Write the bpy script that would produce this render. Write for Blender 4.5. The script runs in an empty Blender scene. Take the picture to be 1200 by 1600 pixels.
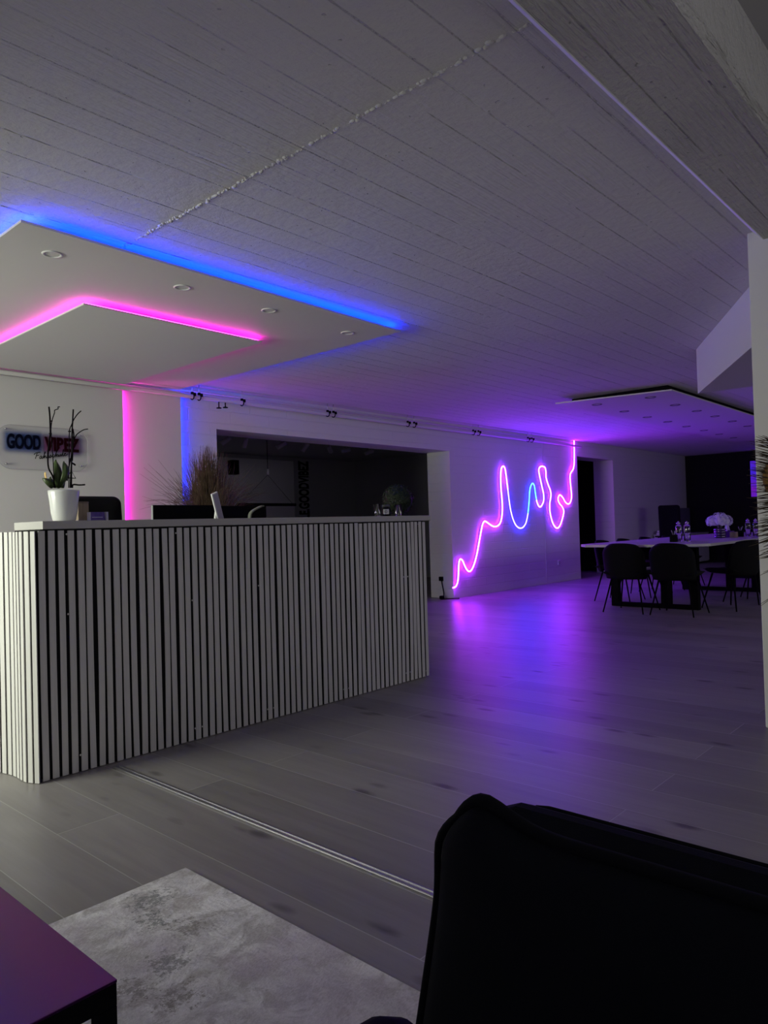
import bpy, bmesh, math, random
from math import sin, cos, pi, radians, sqrt
from mathutils import Vector, Matrix

random.seed(7)
SC = bpy.context.scene
COL = SC.collection

# ---------------------------------------------------------------- camera
FPX = 1140.72                       # focal length in pixels of a 1200 px wide frame
CAM = Vector((0.0, 0.0, 1.05))
YAW, PITCH, ROLL = 0.73370, 0.017988, -0.028561
_f = Vector((cos(PITCH) * cos(YAW), cos(PITCH) * sin(YAW), sin(PITCH)))
_r0 = Vector((sin(YAW), -cos(YAW), 0))
_u0 = _r0.cross(_f)
_r = _r0 * cos(ROLL) + _u0 * sin(ROLL)
_u = -_r0 * sin(ROLL) + _u0 * cos(ROLL)
cam = bpy.data.cameras.new('camera')
cam.sensor_fit = 'HORIZONTAL'; cam.sensor_width = 36.0; cam.lens = 36.0 * FPX / 1200.0
cam.clip_start = 0.02; cam.clip_end = 60
camo = bpy.data.objects.new('camera', cam); COL.objects.link(camo)
camo.matrix_world = Matrix(((_r.x, _u.x, -_f.x, CAM.x), (_r.y, _u.y, -_f.y, CAM.y), (_r.z, _u.z, -_f.z, CAM.z), (0, 0, 0, 1)))
SC.camera = camo


def at(px, py, plane, val):
    """point of the world plane (axis 'x', 'y' or 'z' = val) that the photograph shows at (px, py)"""
    d = _r * ((px - 600) / FPX) + _u * (-(py - 800) / FPX) + _f
    k = 'xyz'.index(plane)
    return CAM + d * ((val - CAM[k]) / d[k])


# ---------------------------------------------------------------- world, light levels, exposure
SC.view_settings.view_transform = 'Standard'
SC.view_settings.look = 'None'
SC.view_settings.exposure = 0.0
SC.view_settings.gamma = 1.0
SC.view_settings.use_curve_mapping = False
SC.cycles.use_denoising = True
SC.cycles.max_bounces = 8
SC.cycles.diffuse_bounces = 5
SC.cycles.sample_clamp_indirect = 3.0
SC.cycles.caustics_reflective = False
SC.cycles.caustics_refractive = False

W = bpy.data.worlds.new('world'); SC.world = W; W.use_nodes = True
W.node_tree.nodes['Background'].inputs[0].default_value = (0.6, 0.65, 0.7, 1)
W.node_tree.nodes['Background'].inputs[1].default_value = 0.3

CEIL = 2.45
# daylight through the windows, the far one added (watts), and the LED strips (radiance)
P_SIDE, P_BACK, P_RIGHT, P_FAR = 78.0, 19.5, 28.0, 12.0
L_BLUE, L_PINK, L_WBLUE, L_WPINK, L_NEON = 110.0, 36.0, 95.0, 85.0, 112.0


def area(name, loc, rot, sx, sy, power, col, spread=180):
    l = bpy.data.lights.new(name, 'AREA'); l.shape = 'RECTANGLE'; l.size = sx; l.size_y = sy
    l.energy = power; l.color = col; l.spread = radians(spread)
    o = bpy.data.objects.new(name, l); COL.objects.link(o); o.location = loc; o.rotation_euler = rot
    return o


WX, WYB, WFAR, WALLY = -1.3, -2.6, 17.3, 6.13
area('window_light_side', (WX + 0.06, 4.45, 1.35), (0, radians(-72), 0), 1.5, 1.9, P_SIDE, (0.95, 0.99, 0.83), 118)
area('window_light_back', (0.7, WYB + 0.06, 1.45), (radians(90), 0, 0), 3.2, 1.5, P_BACK, (0.97, 0.96, 1.0))
area('window_light_right', (7.4, WYB + 0.06, 1.45), (radians(54), 0, 0), 3.6, 1.4, P_RIGHT, (0.98, 0.96, 1.0), 110)
area('window_light_far', (11.6, WYB + 0.06, 1.45), (radians(72), 0, 0), 3.4, 1.4, P_FAR, (1.0, 0.98, 0.97), 130)  # unseen window light added to brighten the far walls and table


# ---------------------------------------------------------------- mesh helper
class MB:
    def __init__(s):
        s.v = []; s.f = []; s.s = []

    def add(s, vs, fs, smooth=False):
        o = len(s.v); s.v += [tuple(x) for x in vs]
        for f in fs:
            s.f.append(tuple(i + o for i in f)); s.s.append(smooth)
        return s

    def box(s, x0, x1, y0, y1, z0, z1, b=0.0, M=None):
        if b <= 0:
            vs = [Vector((x, y, z)) for x in (x0, x1) for y in (y0, y1) for z in (z0, z1)]
            fs = [(0, 1, 3, 2), (4, 6, 7, 5), (0, 4, 5, 1), (2, 3, 7, 6), (0, 2, 6, 4), (1, 5, 7, 3)]
        else:
            bm = bmesh.new(); bmesh.ops.create_cube(bm, size=1)
            for v in bm.verts:
                v.co = Vector(((x0 + x1) / 2 + v.co.x * (x1 - x0), (y0 + y1) / 2 + v.co.y * (y1 - y0), (z0 + z1) / 2 + v.co.z * (z1 - z0)))
            bmesh.ops.bevel(bm, geom=list(bm.edges), offset=b, segments=2, affect='EDGES', profile=0.5)
            bm.verts.index_update()
            vs = [v.co.copy() for v in bm.verts]; fs = [tuple(v.index for v in f.verts) for f in bm.faces]; bm.free()
        if M is not None: vs = [M @ v for v in vs]
        return s.add(vs, fs)

    def tube(s, pts, r, n=10, closed=False, caps=True, smooth=True):
        pts = [Vector(p) for p in pts]; m = len(pts)
        rs = list(r) if isinstance(r, (list, tuple)) else [r] * m
        tang = []
        for i in range(m):
            a = pts[(i - 1) % m] if (closed or i > 0) else pts[i]
            b = pts[(i + 1) % m] if (closed or i < m - 1) else pts[i]
            t = b - a
            tang.append(t.normalized() if t.length > 1e-9 else Vector((0, 0, 1)))
        ref = Vector((0, 0, 1)) if abs(tang[0].z) < 0.9 else Vector((1, 0, 0))
        nrm = (ref - tang[0] * ref.dot(tang[0])).normalized()
        vs = []
        for i in range(m):
            nrm = nrm - tang[i] * nrm.dot(tang[i])
            nrm = nrm.normalized() if nrm.length > 1e-6 else tang[i].orthogonal().normalized()
            bn = tang[i].cross(nrm)
            for k in range(n):
                a = 2 * pi * k / n
                vs.append(pts[i] + (nrm * cos(a) + bn * sin(a)) * rs[i])
        fs = []
        for i in range(m if closed else m - 1):
            j = (i + 1) % m
            for k in range(n):
                l = (k + 1) % n
                fs.append((i * n + k, i * n + l, j * n + l, j * n + k))
        s.add(vs, fs, smooth)
        if caps and not closed:
            o = len(s.v) - len(vs)
            s.f.append(tuple(o + k for k in range(n - 1, -1, -1))); s.s.append(False)
            s.f.append(tuple(o + (m - 1) * n + k for k in range(n))); s.s.append(False)
        return s

    def lathe(s, prof, n=28, c=(0, 0, 0), smooth=True, M=None):
        vs = []; c = Vector(c)
        for r, z in prof:
            for k in range(n):
                a = 2 * pi * k / n
                p = c + Vector((r * cos(a), r * sin(a), z))
                vs.append(M @ p if M is not None else p)
        fs = []
        for i in range(len(prof) - 1):
            for k in range(n):
                l = (k + 1) % n
                fs.append((i * n + k, i * n + l, (i + 1) * n + l, (i + 1) * n + k))
        return s.add(vs, fs, smooth)

    def prism(s, poly, f0, f1):
        """poly: list of items; f0 / f1 turn an item into its bottom / top point"""
        n = len(poly)
        vs = [f0(p) for p in poly] + [f1(p) for p in poly]
        fs = [tuple(range(n - 1, -1, -1)), tuple(range(n, 2 * n))]
        fs += [(i, (i + 1) % n, n + (i + 1) % n, n + i) for i in range(n)]
        return s.add(vs, fs)

    def grid(s, fn, nu, nv, smooth=True):
        vs = [fn(i / nu, j / nv) for j in range(nv + 1) for i in range(nu + 1)]
        w = nu + 1
        fs = [(j * w + i, j * w + i + 1, (j + 1) * w + i + 1, (j + 1) * w + i) for j in range(nv) for i in range(nu)]
        return s.add(vs, fs, smooth)

    def sphere(s, c, r, nu=16, nv=10):
        c = Vector(c); r = Vector(r) if isinstance(r, (tuple, list)) else Vector((r, r, r))
        return s.grid(lambda u, v: c + Vector((r.x * cos(2 * pi * u) * sin(pi * v), r.y * sin(2 * pi * u) * sin(pi * v), r.z * -cos(pi * v))), nu, nv)

    def build(s, name, m, parent=None, recalc=True):
        me = bpy.data.meshes.new(name)
        me.from_pydata([tuple(v) for v in s.v], [], s.f)
        if recalc:
            bm = bmesh.new(); bm.from_mesh(me)
            bmesh.ops.remove_doubles(bm, verts=bm.verts, dist=1e-6)
            bmesh.ops.recalc_face_normals(bm, faces=bm.faces)
            bm.to_mesh(me); bm.free()
            # smooth flags survive in bmesh order unless doubles collapsed whole faces
            if len(me.polygons) == len(s.s):
                me.polygons.foreach_set('use_smooth', s.s)
            else:
                me.polygons.foreach_set('use_smooth', [any(s.s)] * len(me.polygons))
        else:
            me.polygons.foreach_set('use_smooth', s.s)
        me.materials.append(m)
        o = bpy.data.objects.new(name, me); COL.objects.link(o)
        if parent is not None: o.parent = parent
        return o


def tag(o, label=None, cat=None, group=None, kind=None):
    if label: o['label'] = label
    if cat: o['category'] = cat
    if group: o['group'] = group
    if kind: o['kind'] = kind
    return o


def thing(name, label, cat, loc=(0, 0, 0), rz=0.0, group=None):
    o = bpy.data.objects.new(name, None); COL.objects.link(o)
    o.empty_display_size = 0.1
    o.location = loc; o.rotation_euler = (0, 0, rz)
    return tag(o, label, cat, group)


def struct(o, label=None):
    return tag(o, label, None, None, 'structure')


def copy_tree(o, parent=None):
    c = o.copy(); COL.objects.link(c)
    if parent is not None: c.parent = parent
    for ch in [x for x in COL.objects if x.parent == o]:
        copy_tree(ch, c)
    return c


def smooth_path(P, k=6):
    P = [Vector(p) for p in P]; out = []
    for i in range(len(P) - 1):
        p0 = P[max(i - 1, 0)]; p1 = P[i]; p2 = P[i + 1]; p3 = P[min(i + 2, len(P) - 1)]
        for j in range(k):
            t = j / k
            out.append(0.5 * ((2 * p1) + (p2 - p0) * t + (2 * p0 - 5 * p1 + 4 * p2 - p3) * t * t + (3 * p1 - p0 - 3 * p2 + p3) * t ** 3))
    out.append(P[-1]); return out


# ---------------------------------------------------------------- materials
def mat(name, col=(0.5, 0.5, 0.5), rough=0.6, metal=0.0, spec=0.5, trans=0.0, ior=1.45, sheen=0.0, coat=0.0):
    m = bpy.data.materials.new(name); m.use_nodes = True
    p = m.node_tree.nodes['Principled BSDF']
    p.inputs['Base Color'].default_value = (*col, 1)
    p.inputs['Roughness'].default_value = rough
    p.inputs['Metallic'].default_value = metal
    p.inputs['Specular IOR Level'].default_value = spec
    p.inputs['Transmission Weight'].default_value = trans
    p.inputs['IOR'].default_value = ior
    p.inputs['Sheen Weight'].default_value = sheen
    p.inputs['Coat Weight'].default_value = coat
    return m


class NT:
    """small node-tree helper"""
    def __init__(s, m):
        s.t = m.node_tree; s.p = s.t.nodes['Principled BSDF']

    def n(s, kind, **kw):
        x = s.t.nodes.new(kind)
        for k, v in kw.items(): setattr(x, k, v)
        return x

    def l(s, a, b): s.t.links.new(a, b)

    def pos(s, scale=(1, 1, 1), rot=(0, 0, 0), loc=(0, 0, 0), src='Object'):
        tc = s.n('ShaderNodeTexCoord'); mp = s.n('ShaderNodeMapping')
        mp.inputs['Scale'].default_value = scale; mp.inputs['Rotation'].default_value = rot; mp.inputs['Location'].default_value = loc
        s.l(tc.outputs[src], mp.inputs['Vector']); return mp.outputs['Vector']

    def noise(s, vec, scale, detail=3, rough=0.5, dist=0.0):
        x = s.n('ShaderNodeTexNoise'); x.inputs['Scale'].default_value = scale; x.inputs['Detail'].default_value = detail
        x.inputs['Roughness'].default_value = rough; x.inputs['Distortion'].default_value = dist
        s.l(vec, x.inputs['Vector']); return x.outputs['Fac']

    def ramp(s, fac, stops, interp='LINEAR'):
        x = s.n('ShaderNodeValToRGB'); x.color_ramp.interpolation = interp
        while len(x.color_ramp.elements) < len(stops): x.color_ramp.elements.new(0.5)
        for e, (p, c) in zip(x.color_ramp.elements, stops):
            e.position = p; e.color = (*c, 1) if len(c) == 3 else (c[0], c[0], c[0], 1)
        s.l(fac, x.inputs['Fac']); return x.outputs['Color']

    def math(s, op, a, b=None):
        x = s.n('ShaderNodeMath'); x.operation = op
        for i, q in enumerate((a, b)):
            if q is None: continue
            if isinstance(q, (int, float)): x.inputs[i].default_value = q
            else: s.l(q, x.inputs[i])
        return x.outputs[0]

    def mix(s, fac, a, b, mode='MIX'):
        x = s.n('ShaderNodeMix'); x.data_type = 'RGBA'; x.blend_type = mode
        for sock, q in ((x.inputs[0], fac), (x.inputs[6], a), (x.inputs[7], b)):
            if isinstance(q, (int, float)): sock.default_value = q
            elif isinstance(q, tuple): sock.default_value = (*q, 1) if len(q) == 3 else q
            else: s.l(q, sock)
        return x.outputs[2]

    def bump(s, h, dist=0.01, strength=1.0, prev=None):
        x = s.n('ShaderNodeBump'); x.inputs['Distance'].default_value = dist; x.inputs['Strength'].default_value = strength
        s.l(h, x.inputs['Height'])
        if prev is not None: s.l(prev, x.inputs['Normal'])
        return x.outputs['Normal']

    def brick(s, vec, w, h, mortar, off=0.5, sm=0.1, c1=(1,), c2=(1,), cm=(0,)):
        x = s.n('ShaderNodeTexBrick'); x.offset = off
        x.inputs['Scale'].default_value = 1.0
        x.inputs['Brick Width'].default_value = w; x.inputs['Row Height'].default_value = h
        x.inputs['Mortar Size'].default_value = mortar; x.inputs['Mortar Smooth'].default_value = sm
        for nm, c in (('Color1', c1), ('Color2', c2), ('Mortar', cm)):
            x.inputs[nm].default_value = (c[0], c[0], c[0], 1) if len(c) == 1 else (*c, 1)
        s.l(vec, x.inputs['Vector']); return x


def emis(name, col, strength):
    m = bpy.data.materials.new(name); m.use_nodes = True
    t = m.node_tree; t.nodes.clear()
    e = t.nodes.new('ShaderNodeEmission'); o = t.nodes.new('ShaderNodeOutputMaterial')
    e.inputs[0].default_value = (*col, 1); e.inputs[1].default_value = strength
    t.links.new(e.outputs[0], o.inputs[0]); return m


# white painted concrete with the marks of the shuttering boards (boards run along X)
def concrete(name, col=(0.74, 0.735, 0.72), row=0.155, depth=1.0, yoff=0.03):
    m = mat(name, col, 0.75, spec=0.25); q = NT(m)
    v = q.pos()
    warp = q.noise(q.pos((0.7, 4, 1)), 1.2, 2)
    wob = q.n('ShaderNodeCombineXYZ'); wob.inputs[0].default_value = 0.0
    q.l(q.math('MULTIPLY', q.math('SUBTRACT', q.noise(q.pos((0.0001, 1, 0.0001)), 5.0, 1), 0.5), 0.10), wob.inputs[1])
    wv_ = q.n('ShaderNodeVectorMath'); wv_.operation = 'ADD'; q.l(q.pos(loc=(0.0, yoff, 0)), wv_.inputs[0]); q.l(wob.outputs[0], wv_.inputs[1]); bv = wv_.outputs[0]
    br = q.brick(bv, 60.0, row, 0.004, 0.0, 0.15)
    groove = q.math('SUBTRACT', 1.0, br.outputs['Color'])
    broken = q.ramp(q.noise(q.pos((0.9, 3, 1)), 1.9, 4, 0.6), [(0.40, (0.0,)), (0.54, (1.0,))])
    groove = q.math('MULTIPLY', groove, broken)
    rag = q.noise(v, 60, 3, 0.6)
    groove = q.math('MULTIPLY', groove, q.math('ADD', 0.5, rag))
    grain = q.noise(q.pos((5, 85, 5)), 1.0, 4, 0.6, 0.4)
    patch = q.ramp(q.noise(v, 1.3, 3), [(0.4, (0.15,)), (0.62, (1.0,))])
    grain = q.math('MULTIPLY', grain, patch)
    lump = q.noise(v, 26, 4, 0.65)
    pits = q.ramp(q.noise(v, 38, 1, 0.5), [(0.20, (0.0,)), (0.25, (1.0,))])
    h = q.math('ADD', q.math('MULTIPLY', groove, -3.2 * depth), q.math('MULTIPLY', grain, 0.65 * depth))
    h = q.math('ADD', h, q.math('MULTIPLY', lump, 0.42 * depth))
    h = q.math('ADD', h, q.math('MULTIPLY', pits, 0.5 * depth))
    # whole boards stand a hair proud of their neighbours
    bw = q.brick(bv, 60.0, row, 0.0, 0.0, 0.0, (0.0,), (1.0,), (0.5,))
    h = q.math('ADD', h, q.math('MULTIPLY', bw.outputs['Color'], 0.12 * depth))
    q.l(q.bump(h, 0.012, 1.0), q.p.inputs['Normal'])
    return m


def plaster(name, col, bump=0.3, rough=0.8):
    m = mat(name, col, rough, spec=0.25); q = NT(m)
    q.l(q.bump(q.noise(q.pos(), 90, 3), 0.002, bump), q.p.inputs['Normal']); return m


def blockwall(name, col):
    """painted concrete block, wall in the XZ plane"""
    m = mat(name, col, 0.6, spec=0.35); q = NT(m)
    v = q.pos(rot=(radians(-90), 0, 0))
    br = q.brick(v, 0.50, 0.125, 0.006, 0.5, 0.6)
    fade = q.ramp(q.noise(q.pos(), 0.9, 2), [(0.35, (0.35,)), (0.6, (1.0,))])
    h = q.math('ADD', q.math('MULTIPLY', q.math('MULTIPLY', br.outputs['Color'], fade), 0.5), q.math('MULTIPLY', q.noise(q.pos(), 70, 3), 0.18))
    q.l(q.bump(h, 0.008, 0.8), q.p.inputs['Normal']); return m


def planks(name):
    m = mat(name, (0.3, 0.28, 0.27), 0.4, spec=0.5); q = NT(m)
    rot = (0, 0, radians(90))
    v = q.pos(rot=rot, loc=(0.3, 0.05, 0))
    br = q.brick(v, 2.3, 0.235, 0.0018, 0.37, 0.2, (0.0,), (1.0,), (0.5,))
    bm_ = q.brick(v, 2.3, 0.235, 0.0018, 0.37, 0.2)
    tone = br.outputs['Color']
    grain = q.noise(q.pos((26, 1.6, 1)), 1.0, 6, 0.62, 0.6)
    big = q.noise(q.pos((5, 0.9, 1)), 1.0, 3, 0.5, 0.8)
    base = q.ramp(grain, [(0.25, (0.130, 0.116, 0.116)), (0.5, (0.220, 0.202, 0.201)), (0.75, (0.315, 0.295, 0.294))])
    base = q.mix(0.42, base, q.ramp(big, [(0.3, (0.14, 0.127, 0.126)), (0.7, (0.29, 0.27, 0.269))]))
    base = q.mix(0.34, base, q.ramp(tone, [(0.0, (0.17, 0.155, 0.15)), (1.0, (0.38, 0.355, 0.345))]))
    # knots: dark marks drawn out along the board
    vo = q.n('ShaderNodeTexVoronoi'); vo.inputs['Scale'].default_value = 1.0
    wv = q.pos((7.0, 2.6, 1)); q.l(wv, vo.inputs['Vector'])
    dist = q.math('ADD', vo.outputs['Distance'], q.math('MULTIPLY', q.noise(q.pos((40, 12, 1)), 1.0, 3), 0.12))
    sel = q.ramp(q.noise(q.pos((1.9, 1.1, 1)), 1.0, 1), [(0.33, (0.0,)), (0.38, (1.0,))])
    knot = q.math('MULTIPLY', q.ramp(dist, [(0.13, (1.0,)), (0.25, (0.0,))]), sel)
    base = q.mix(q.math('MULTIPLY', knot, 0.85), base, (0.075, 0.065, 0.062))
    seam = q.math('SUBTRACT', 1.0, bm_.outputs['Color'])
    base = q.mix(q.math('MULTIPLY', seam, 0.85), base, (0.42, 0.40, 0.39))  # glint of the plank bevels put into the colour as paler seams
    q.l(base, q.p.inputs['Base Color'])
    rg = q.ramp(grain, [(0.2, (0.33,)), (0.8, (0.45,))]); q.l(rg, q.p.inputs['Roughness'])
    h = q.math('ADD', q.math('MULTIPLY', bm_.outputs['Color'], 0.5), q.math('MULTIPLY', grain, 0.12))
    q.l(q.bump(h, 0.003, 0.7), q.p.inputs['Normal'])
    return m


def rugmat(name):
    m = mat(name, (0.5, 0.48, 0.46), 0.95, spec=0.1, sheen=0.15); q = NT(m)
    v = q.pos()
    a = q.noise(v, 5.5, 8, 0.78, 0.6); b = q.noise(q.pos(loc=(3, 1, 0)), 11, 5, 0.7, 0.8)
    fine = q.noise(q.pos((95, 210, 1)), 1.0, 2, 0.6)
    base = q.ramp(a, [(0.34, (0.42, 0.395, 0.395)), (0.5, (0.80, 0.775, 0.785)), (0.58, (0.98, 0.96, 0.97))])
    base = q.mix(q.ramp(b, [(0.48, (0.0,)), (0.60, (0.75,))]), base, (0.40, 0.365, 0.35))
    lil = q.ramp(q.noise(q.pos(loc=(7, 2, 0)), 2.4, 3, 0.6), [(0.48, (0.0,)), (0.62, (0.6,))])
    base = q.mix(lil, base, (0.52, 0.43, 0.56))
    brown = q.ramp(q.noise(q.pos(loc=(1.2, 5, 0)), 3.1, 5, 0.7), [(0.58, (0.0,)), (0.70, (0.65,))])
    base = q.mix(brown, base, (0.27, 0.215, 0.165))
    for cx, cy, rad, colr in ((1.085, 1.905, 0.075, (0.055, 0.065, 0.065)), (1.03, 1.80, 0.05, (0.07, 0.085, 0.08)), (0.95, 1.60, 0.075, (0.09, 0.09, 0.085)), (0.85, 1.575, 0.05, (0.15, 0.12, 0.09)), (0.90, 1.46, 0.06, (0.13, 0.10, 0.07)), (1.08, 1.70, 0.07, (0.17, 0.14, 0.11))):
        tc = q.pos(loc=(-cx, -cy, 0)); ln = q.n('ShaderNodeVectorMath'); ln.operation = 'LENGTH'
        q.l(tc, ln.inputs[0])
        dd = q.math('ADD', ln.outputs['Value'], q.math('MULTIPLY', q.math('SUBTRACT', q.noise(v, 48, 5, 0.8), 0.5), 0.36))
        msk = q.ramp(dd, [(rad * 0.25, (0.75,)), (rad * 0.70, (0.0,))])
        base = q.mix(msk, base, colr)
    base = q.mix(0.22, base, q.ramp(fine, [(0.3, (0.42, 0.41, 0.42)), (0.7, (1.0, 0.98, 0.99))]))
    q.l(base, q.p.inputs['Base Color'])
    wv = q.n('ShaderNodeTexWave'); wv.inputs['Scale'].default_value = 22; wv.inputs['Distortion'].default_value = 9; wv.inputs['Detail'].default_value = 2
    wv.inputs['Detail Scale'].default_value = 1.0
    q.l(v, wv.inputs['Vector'])
    wm = q.math('MULTIPLY', wv.outputs['Fac'], q.ramp(q.noise(q.pos(loc=(4, 9, 0)), 5, 2), [(0.5, (0.0,)), (0.62, (1.0,))]))
    h = q.math('ADD', q.math('MULTIPLY', fine, 0.4), q.math('ADD', q.math('MULTIPLY', a, 0.5), q.math('MULTIPLY', wm, 0.07)))
    q.l(q.bump(h, 0.008, 0.8), q.p.inputs['Normal'])
    return m


def fabric(name, col, sc=900, sheen=0.3, rough=0.9):
    m = mat(name, col, rough, spec=0.2, sheen=sheen); q = NT(m)
    q.p.inputs['Sheen Tint'].default_value = (*[min(1, c * 8 + 0.02) for c in col], 1)
    q.l(q.bump(q.noise(q.pos(), sc, 2), 0.0008, 0.5), q.p.inputs['Normal']); return m


def woodmat(name, c1, c2, rough=0.55):
    m = mat(name, c1, rough); q = NT(m)
    g = q.noise(q.pos((60, 60, 4)), 1.0, 4, 0.6, 0.5)
    q.l(q.ramp(g, [(0.3, c1), (0.7, c2)]), q.p.inputs['Base Color']); return m


def varied(name, c1, c2, sc=40, rough=0.6, spec=0.3):
    m = mat(name, c1, rough, spec=spec); q = NT(m)
    q.l(q.ramp(q.noise(q.pos(), sc, 3), [(0.3, c1), (0.7, c2)]), q.p.inputs['Base Color']); return m


M_CEIL = concrete('board_marked_concrete')
M_BEAM = concrete('rough_beam_concrete', (0.60, 0.59, 0.565), 0.16, 3.6, 0.07)
M_WALL = plaster('white_wall_paint', (0.70, 0.69, 0.68))
M_BLOCK = blockwall('painted_block_wall', (0.70, 0.69, 0.68))
M_PILLAR = plaster('pillar_paint', (0.68, 0.665, 0.67))
M_BOARD = plaster('smooth_white_board', (0.70, 0.69, 0.68), 0.12, 0.6)
M_BLACKWALL = plaster('black_wall_paint', (0.003, 0.003, 0.0035), 0.2, 0.8)
M_DARKGREY = plaster('dark_grey_wall_paint', (0.50, 0.50, 0.51), 0.2, 0.8)
M_MIDGREY = plaster('mid_grey_wall_paint', (0.90, 0.90, 0.90), 0.2, 0.8)
M_FLOOR = planks('grey_oak_laminate')
M_RUG = rugmat('faded_rug_pile')
M_SLAT = woodmat('pale_painted_slat', (0.62, 0.61, 0.59), (0.70, 0.69, 0.665), 0.5)
M_FELT = fabric('black_felt_backing', (0.006, 0.006, 0.007), 500, 0.0)
M_TOP = plaster('grey_white_laminate', (0.50, 0.49, 0.47), 0.08, 0.45)
M_BLACK = mat('black_plastic', (0.003, 0.003, 0.004), 0.6, spec=0.06)
M_BLACKGLOSS = mat('black_gloss', (0.004, 0.004, 0.006), 0.2, spec=0.2)
M_BLACKMETAL = mat('black_powder_coat', (0.003, 0.003, 0.004), 0.7, spec=0.06)
M_CHAIR = fabric('black_chair_fabric', (0.003, 0.003, 0.004), 700, 0.0)
M_NAVY = fabric('dark_navy_velvet', (0.0014, 0.0024, 0.0055), 900, 0.04)
M_NAVYP = fabric('navy_piping', (0.0012, 0.0018, 0.004), 900, 0.03)
M_STEEL = mat('brushed_aluminium', (0.72, 0.72, 0.74), 0.28, 1.0)
M_RAIL = mat('dull_aluminium', (0.40, 0.39, 0.42), 0.42, 1.0)
M_CHROME = mat('chrome', (0.8, 0.8, 0.82), 0.12, 1.0)
M_WHITEGLOSS = mat('white_ceramic', (0.74, 0.75, 0.73), 0.18, spec=0.5, coat=0.3)
M_WHITE = mat('white_plastic', (0.75, 0.75, 0.75), 0.4)
M_PIPE = plaster('white_pipe_paint', (0.66, 0.65, 0.64), 0.2, 0.5)
M_GLASS = mat('clear_glass', (1, 1, 1), 0.02, trans=1.0, ior=1.45)
M_ACRYL = mat('clear_acrylic', (0.97, 0.98, 0.98), 0.03, trans=1.0, ior=1.2)
M_GREY = mat('grey_plastic', (0.25, 0.25, 0.26), 0.5)

# ---------------------------------------------------------------- room shell
f = MB().box(WX - 0.2, WFAR + 0.2, WYB - 0.2, 11.2, -0.1, 0.0).build('floor', M_FLOOR); struct(f)
c = MB().box(WX - 0.2, WFAR + 0.2, 0.97, 11.2, CEIL, CEIL + 0.15).build('ceiling', M_CEIL); struct(c)
c2 = MB().box(WX - 0.2, WFAR + 0.2, WYB - 0.2, 0.80, 2.66, 2.81).build('ceiling', plaster('smooth_grey_ceiling_paint', (0.42, 0.41, 0.41))); struct(c2)

# beam along the room with a slim chamfer on its far edge
BM = MB()
prof = [(0.655, 2.75), (0.655, 2.425), (0.675, 2.40), (0.972, 2.40), (1.004, 2.432), (1.004, 2.75)]
BM.prism(prof, lambda p: (WX - 0.1, p[0], p[1]), lambda p: (WFAR + 0.1, p[0], p[1]))
struct(BM.build('trim_1', M_BEAM))
ED = MB(); ed = [(0.970, 2.3995), (0.974, 2.3985), (1.0055, 2.430), (1.0055, 2.436)]
ED.prism(ed, lambda p: (WX - 0.1, p[0], p[1]), lambda p: (WFAR + 0.1, p[0], p[1]))
struct(ED.build('trim_7', mat('white_edge_paint', (0.86, 0.86, 0.86), 0.5)))  # whiter strip paints in the glow that the chamfer catches

# rough ridge where two pours of the ceiling slab meet
r_ = MB(); yy = 1.0
while yy < 3.32:
    br_r = random.choice((0.001, 0.0015, 0.002, 0.003, 0.004, 0.005, 0.0075))
    r_.sphere((1.808 + random.gauss(0, 0.0045), yy, CEIL + 0.001), (br_r * random.uniform(.8, 1.6), br_r * random.uniform(1, 2.2), br_r), 6, 4)
    yy += random.uniform(0.002, 0.008)
struct(r_.build('trim_2', M_CEIL))

# left long wall (Y = 6.13) with its two wide openings
OP1, OP1T, OP2, OP2T, BACKY = (4.322, 8.20), 2.062, (11.975, 13.43), 2.18, 6.53
wl = MB()
wl.box(WX - 0.2, OP1[0], WALLY, BACKY, 0, CEIL)
wl.box(OP1[0], OP1[1], WALLY, BACKY, OP1T, CEIL)
wl.box(OP1[1], OP2[0], WALLY, BACKY, 0, CEIL)
wl.box(OP2[0], OP2[1], WALLY, BACKY, OP2T, CEIL)
wl.box(OP2[1], WFAR + 0.2, WALLY, BACKY, 0, CEIL)
struct(wl.build('wall_left', M_BLOCK, recalc=False))
struct(MB().box(WFAR, WFAR + 0.2, WYB, WALLY, 0, CEIL).build('wall_far', M_BLACKWALL))
# wall behind the camera and at its side, with window openings
wb = MB()
def holed(mb, axis, a0, a1, t0, t1, z1, holes):
    """wall slab from a0 to a1 along axis with rectangular holes (h0, h1, zb, zt)"""
    def bx(p0, p1, q0, q1):
        if p1 - p0 < 1e-6 or q1 - q0 < 1e-6: return
        if axis == 'y': mb.box(t0, t1, p0, p1, q0, q1)
        else: mb.box(p0, p1, t0, t1, q0, q1)
    cur = a0
    for h0, h1, zb, zt in sorted(holes):
        bx(cur, h0, 0, z1); bx(h0, h1, 0, zb); bx(h0, h1, zt, z1); cur = h1
    bx(cur, a1, 0, z1)
HB = [(3.45, 5.45, 0.55, 2.15)]
holed(wb, 'y', WYB - 0.2, WALLY, WX - 0.2, WX, 2.70, HB)
struct(wb.build('wall_back', M_WALL, recalc=False))
wr = MB(); HR = [(-1.0, 2.4, 0.65, 2.25), (5.5, 9.3, 0.7, 2.2), (9.8, 13.4, 0.7, 2.2)]  # the farthest opening is made up to go with the added far light
holed(wr, 'x', WX - 0.2, WFAR + 0.2, WYB - 0.2, WYB, 2.70, HR)
struct(wr.build('wall_right', M_WALL, recalc=False))
k = 0
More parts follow.
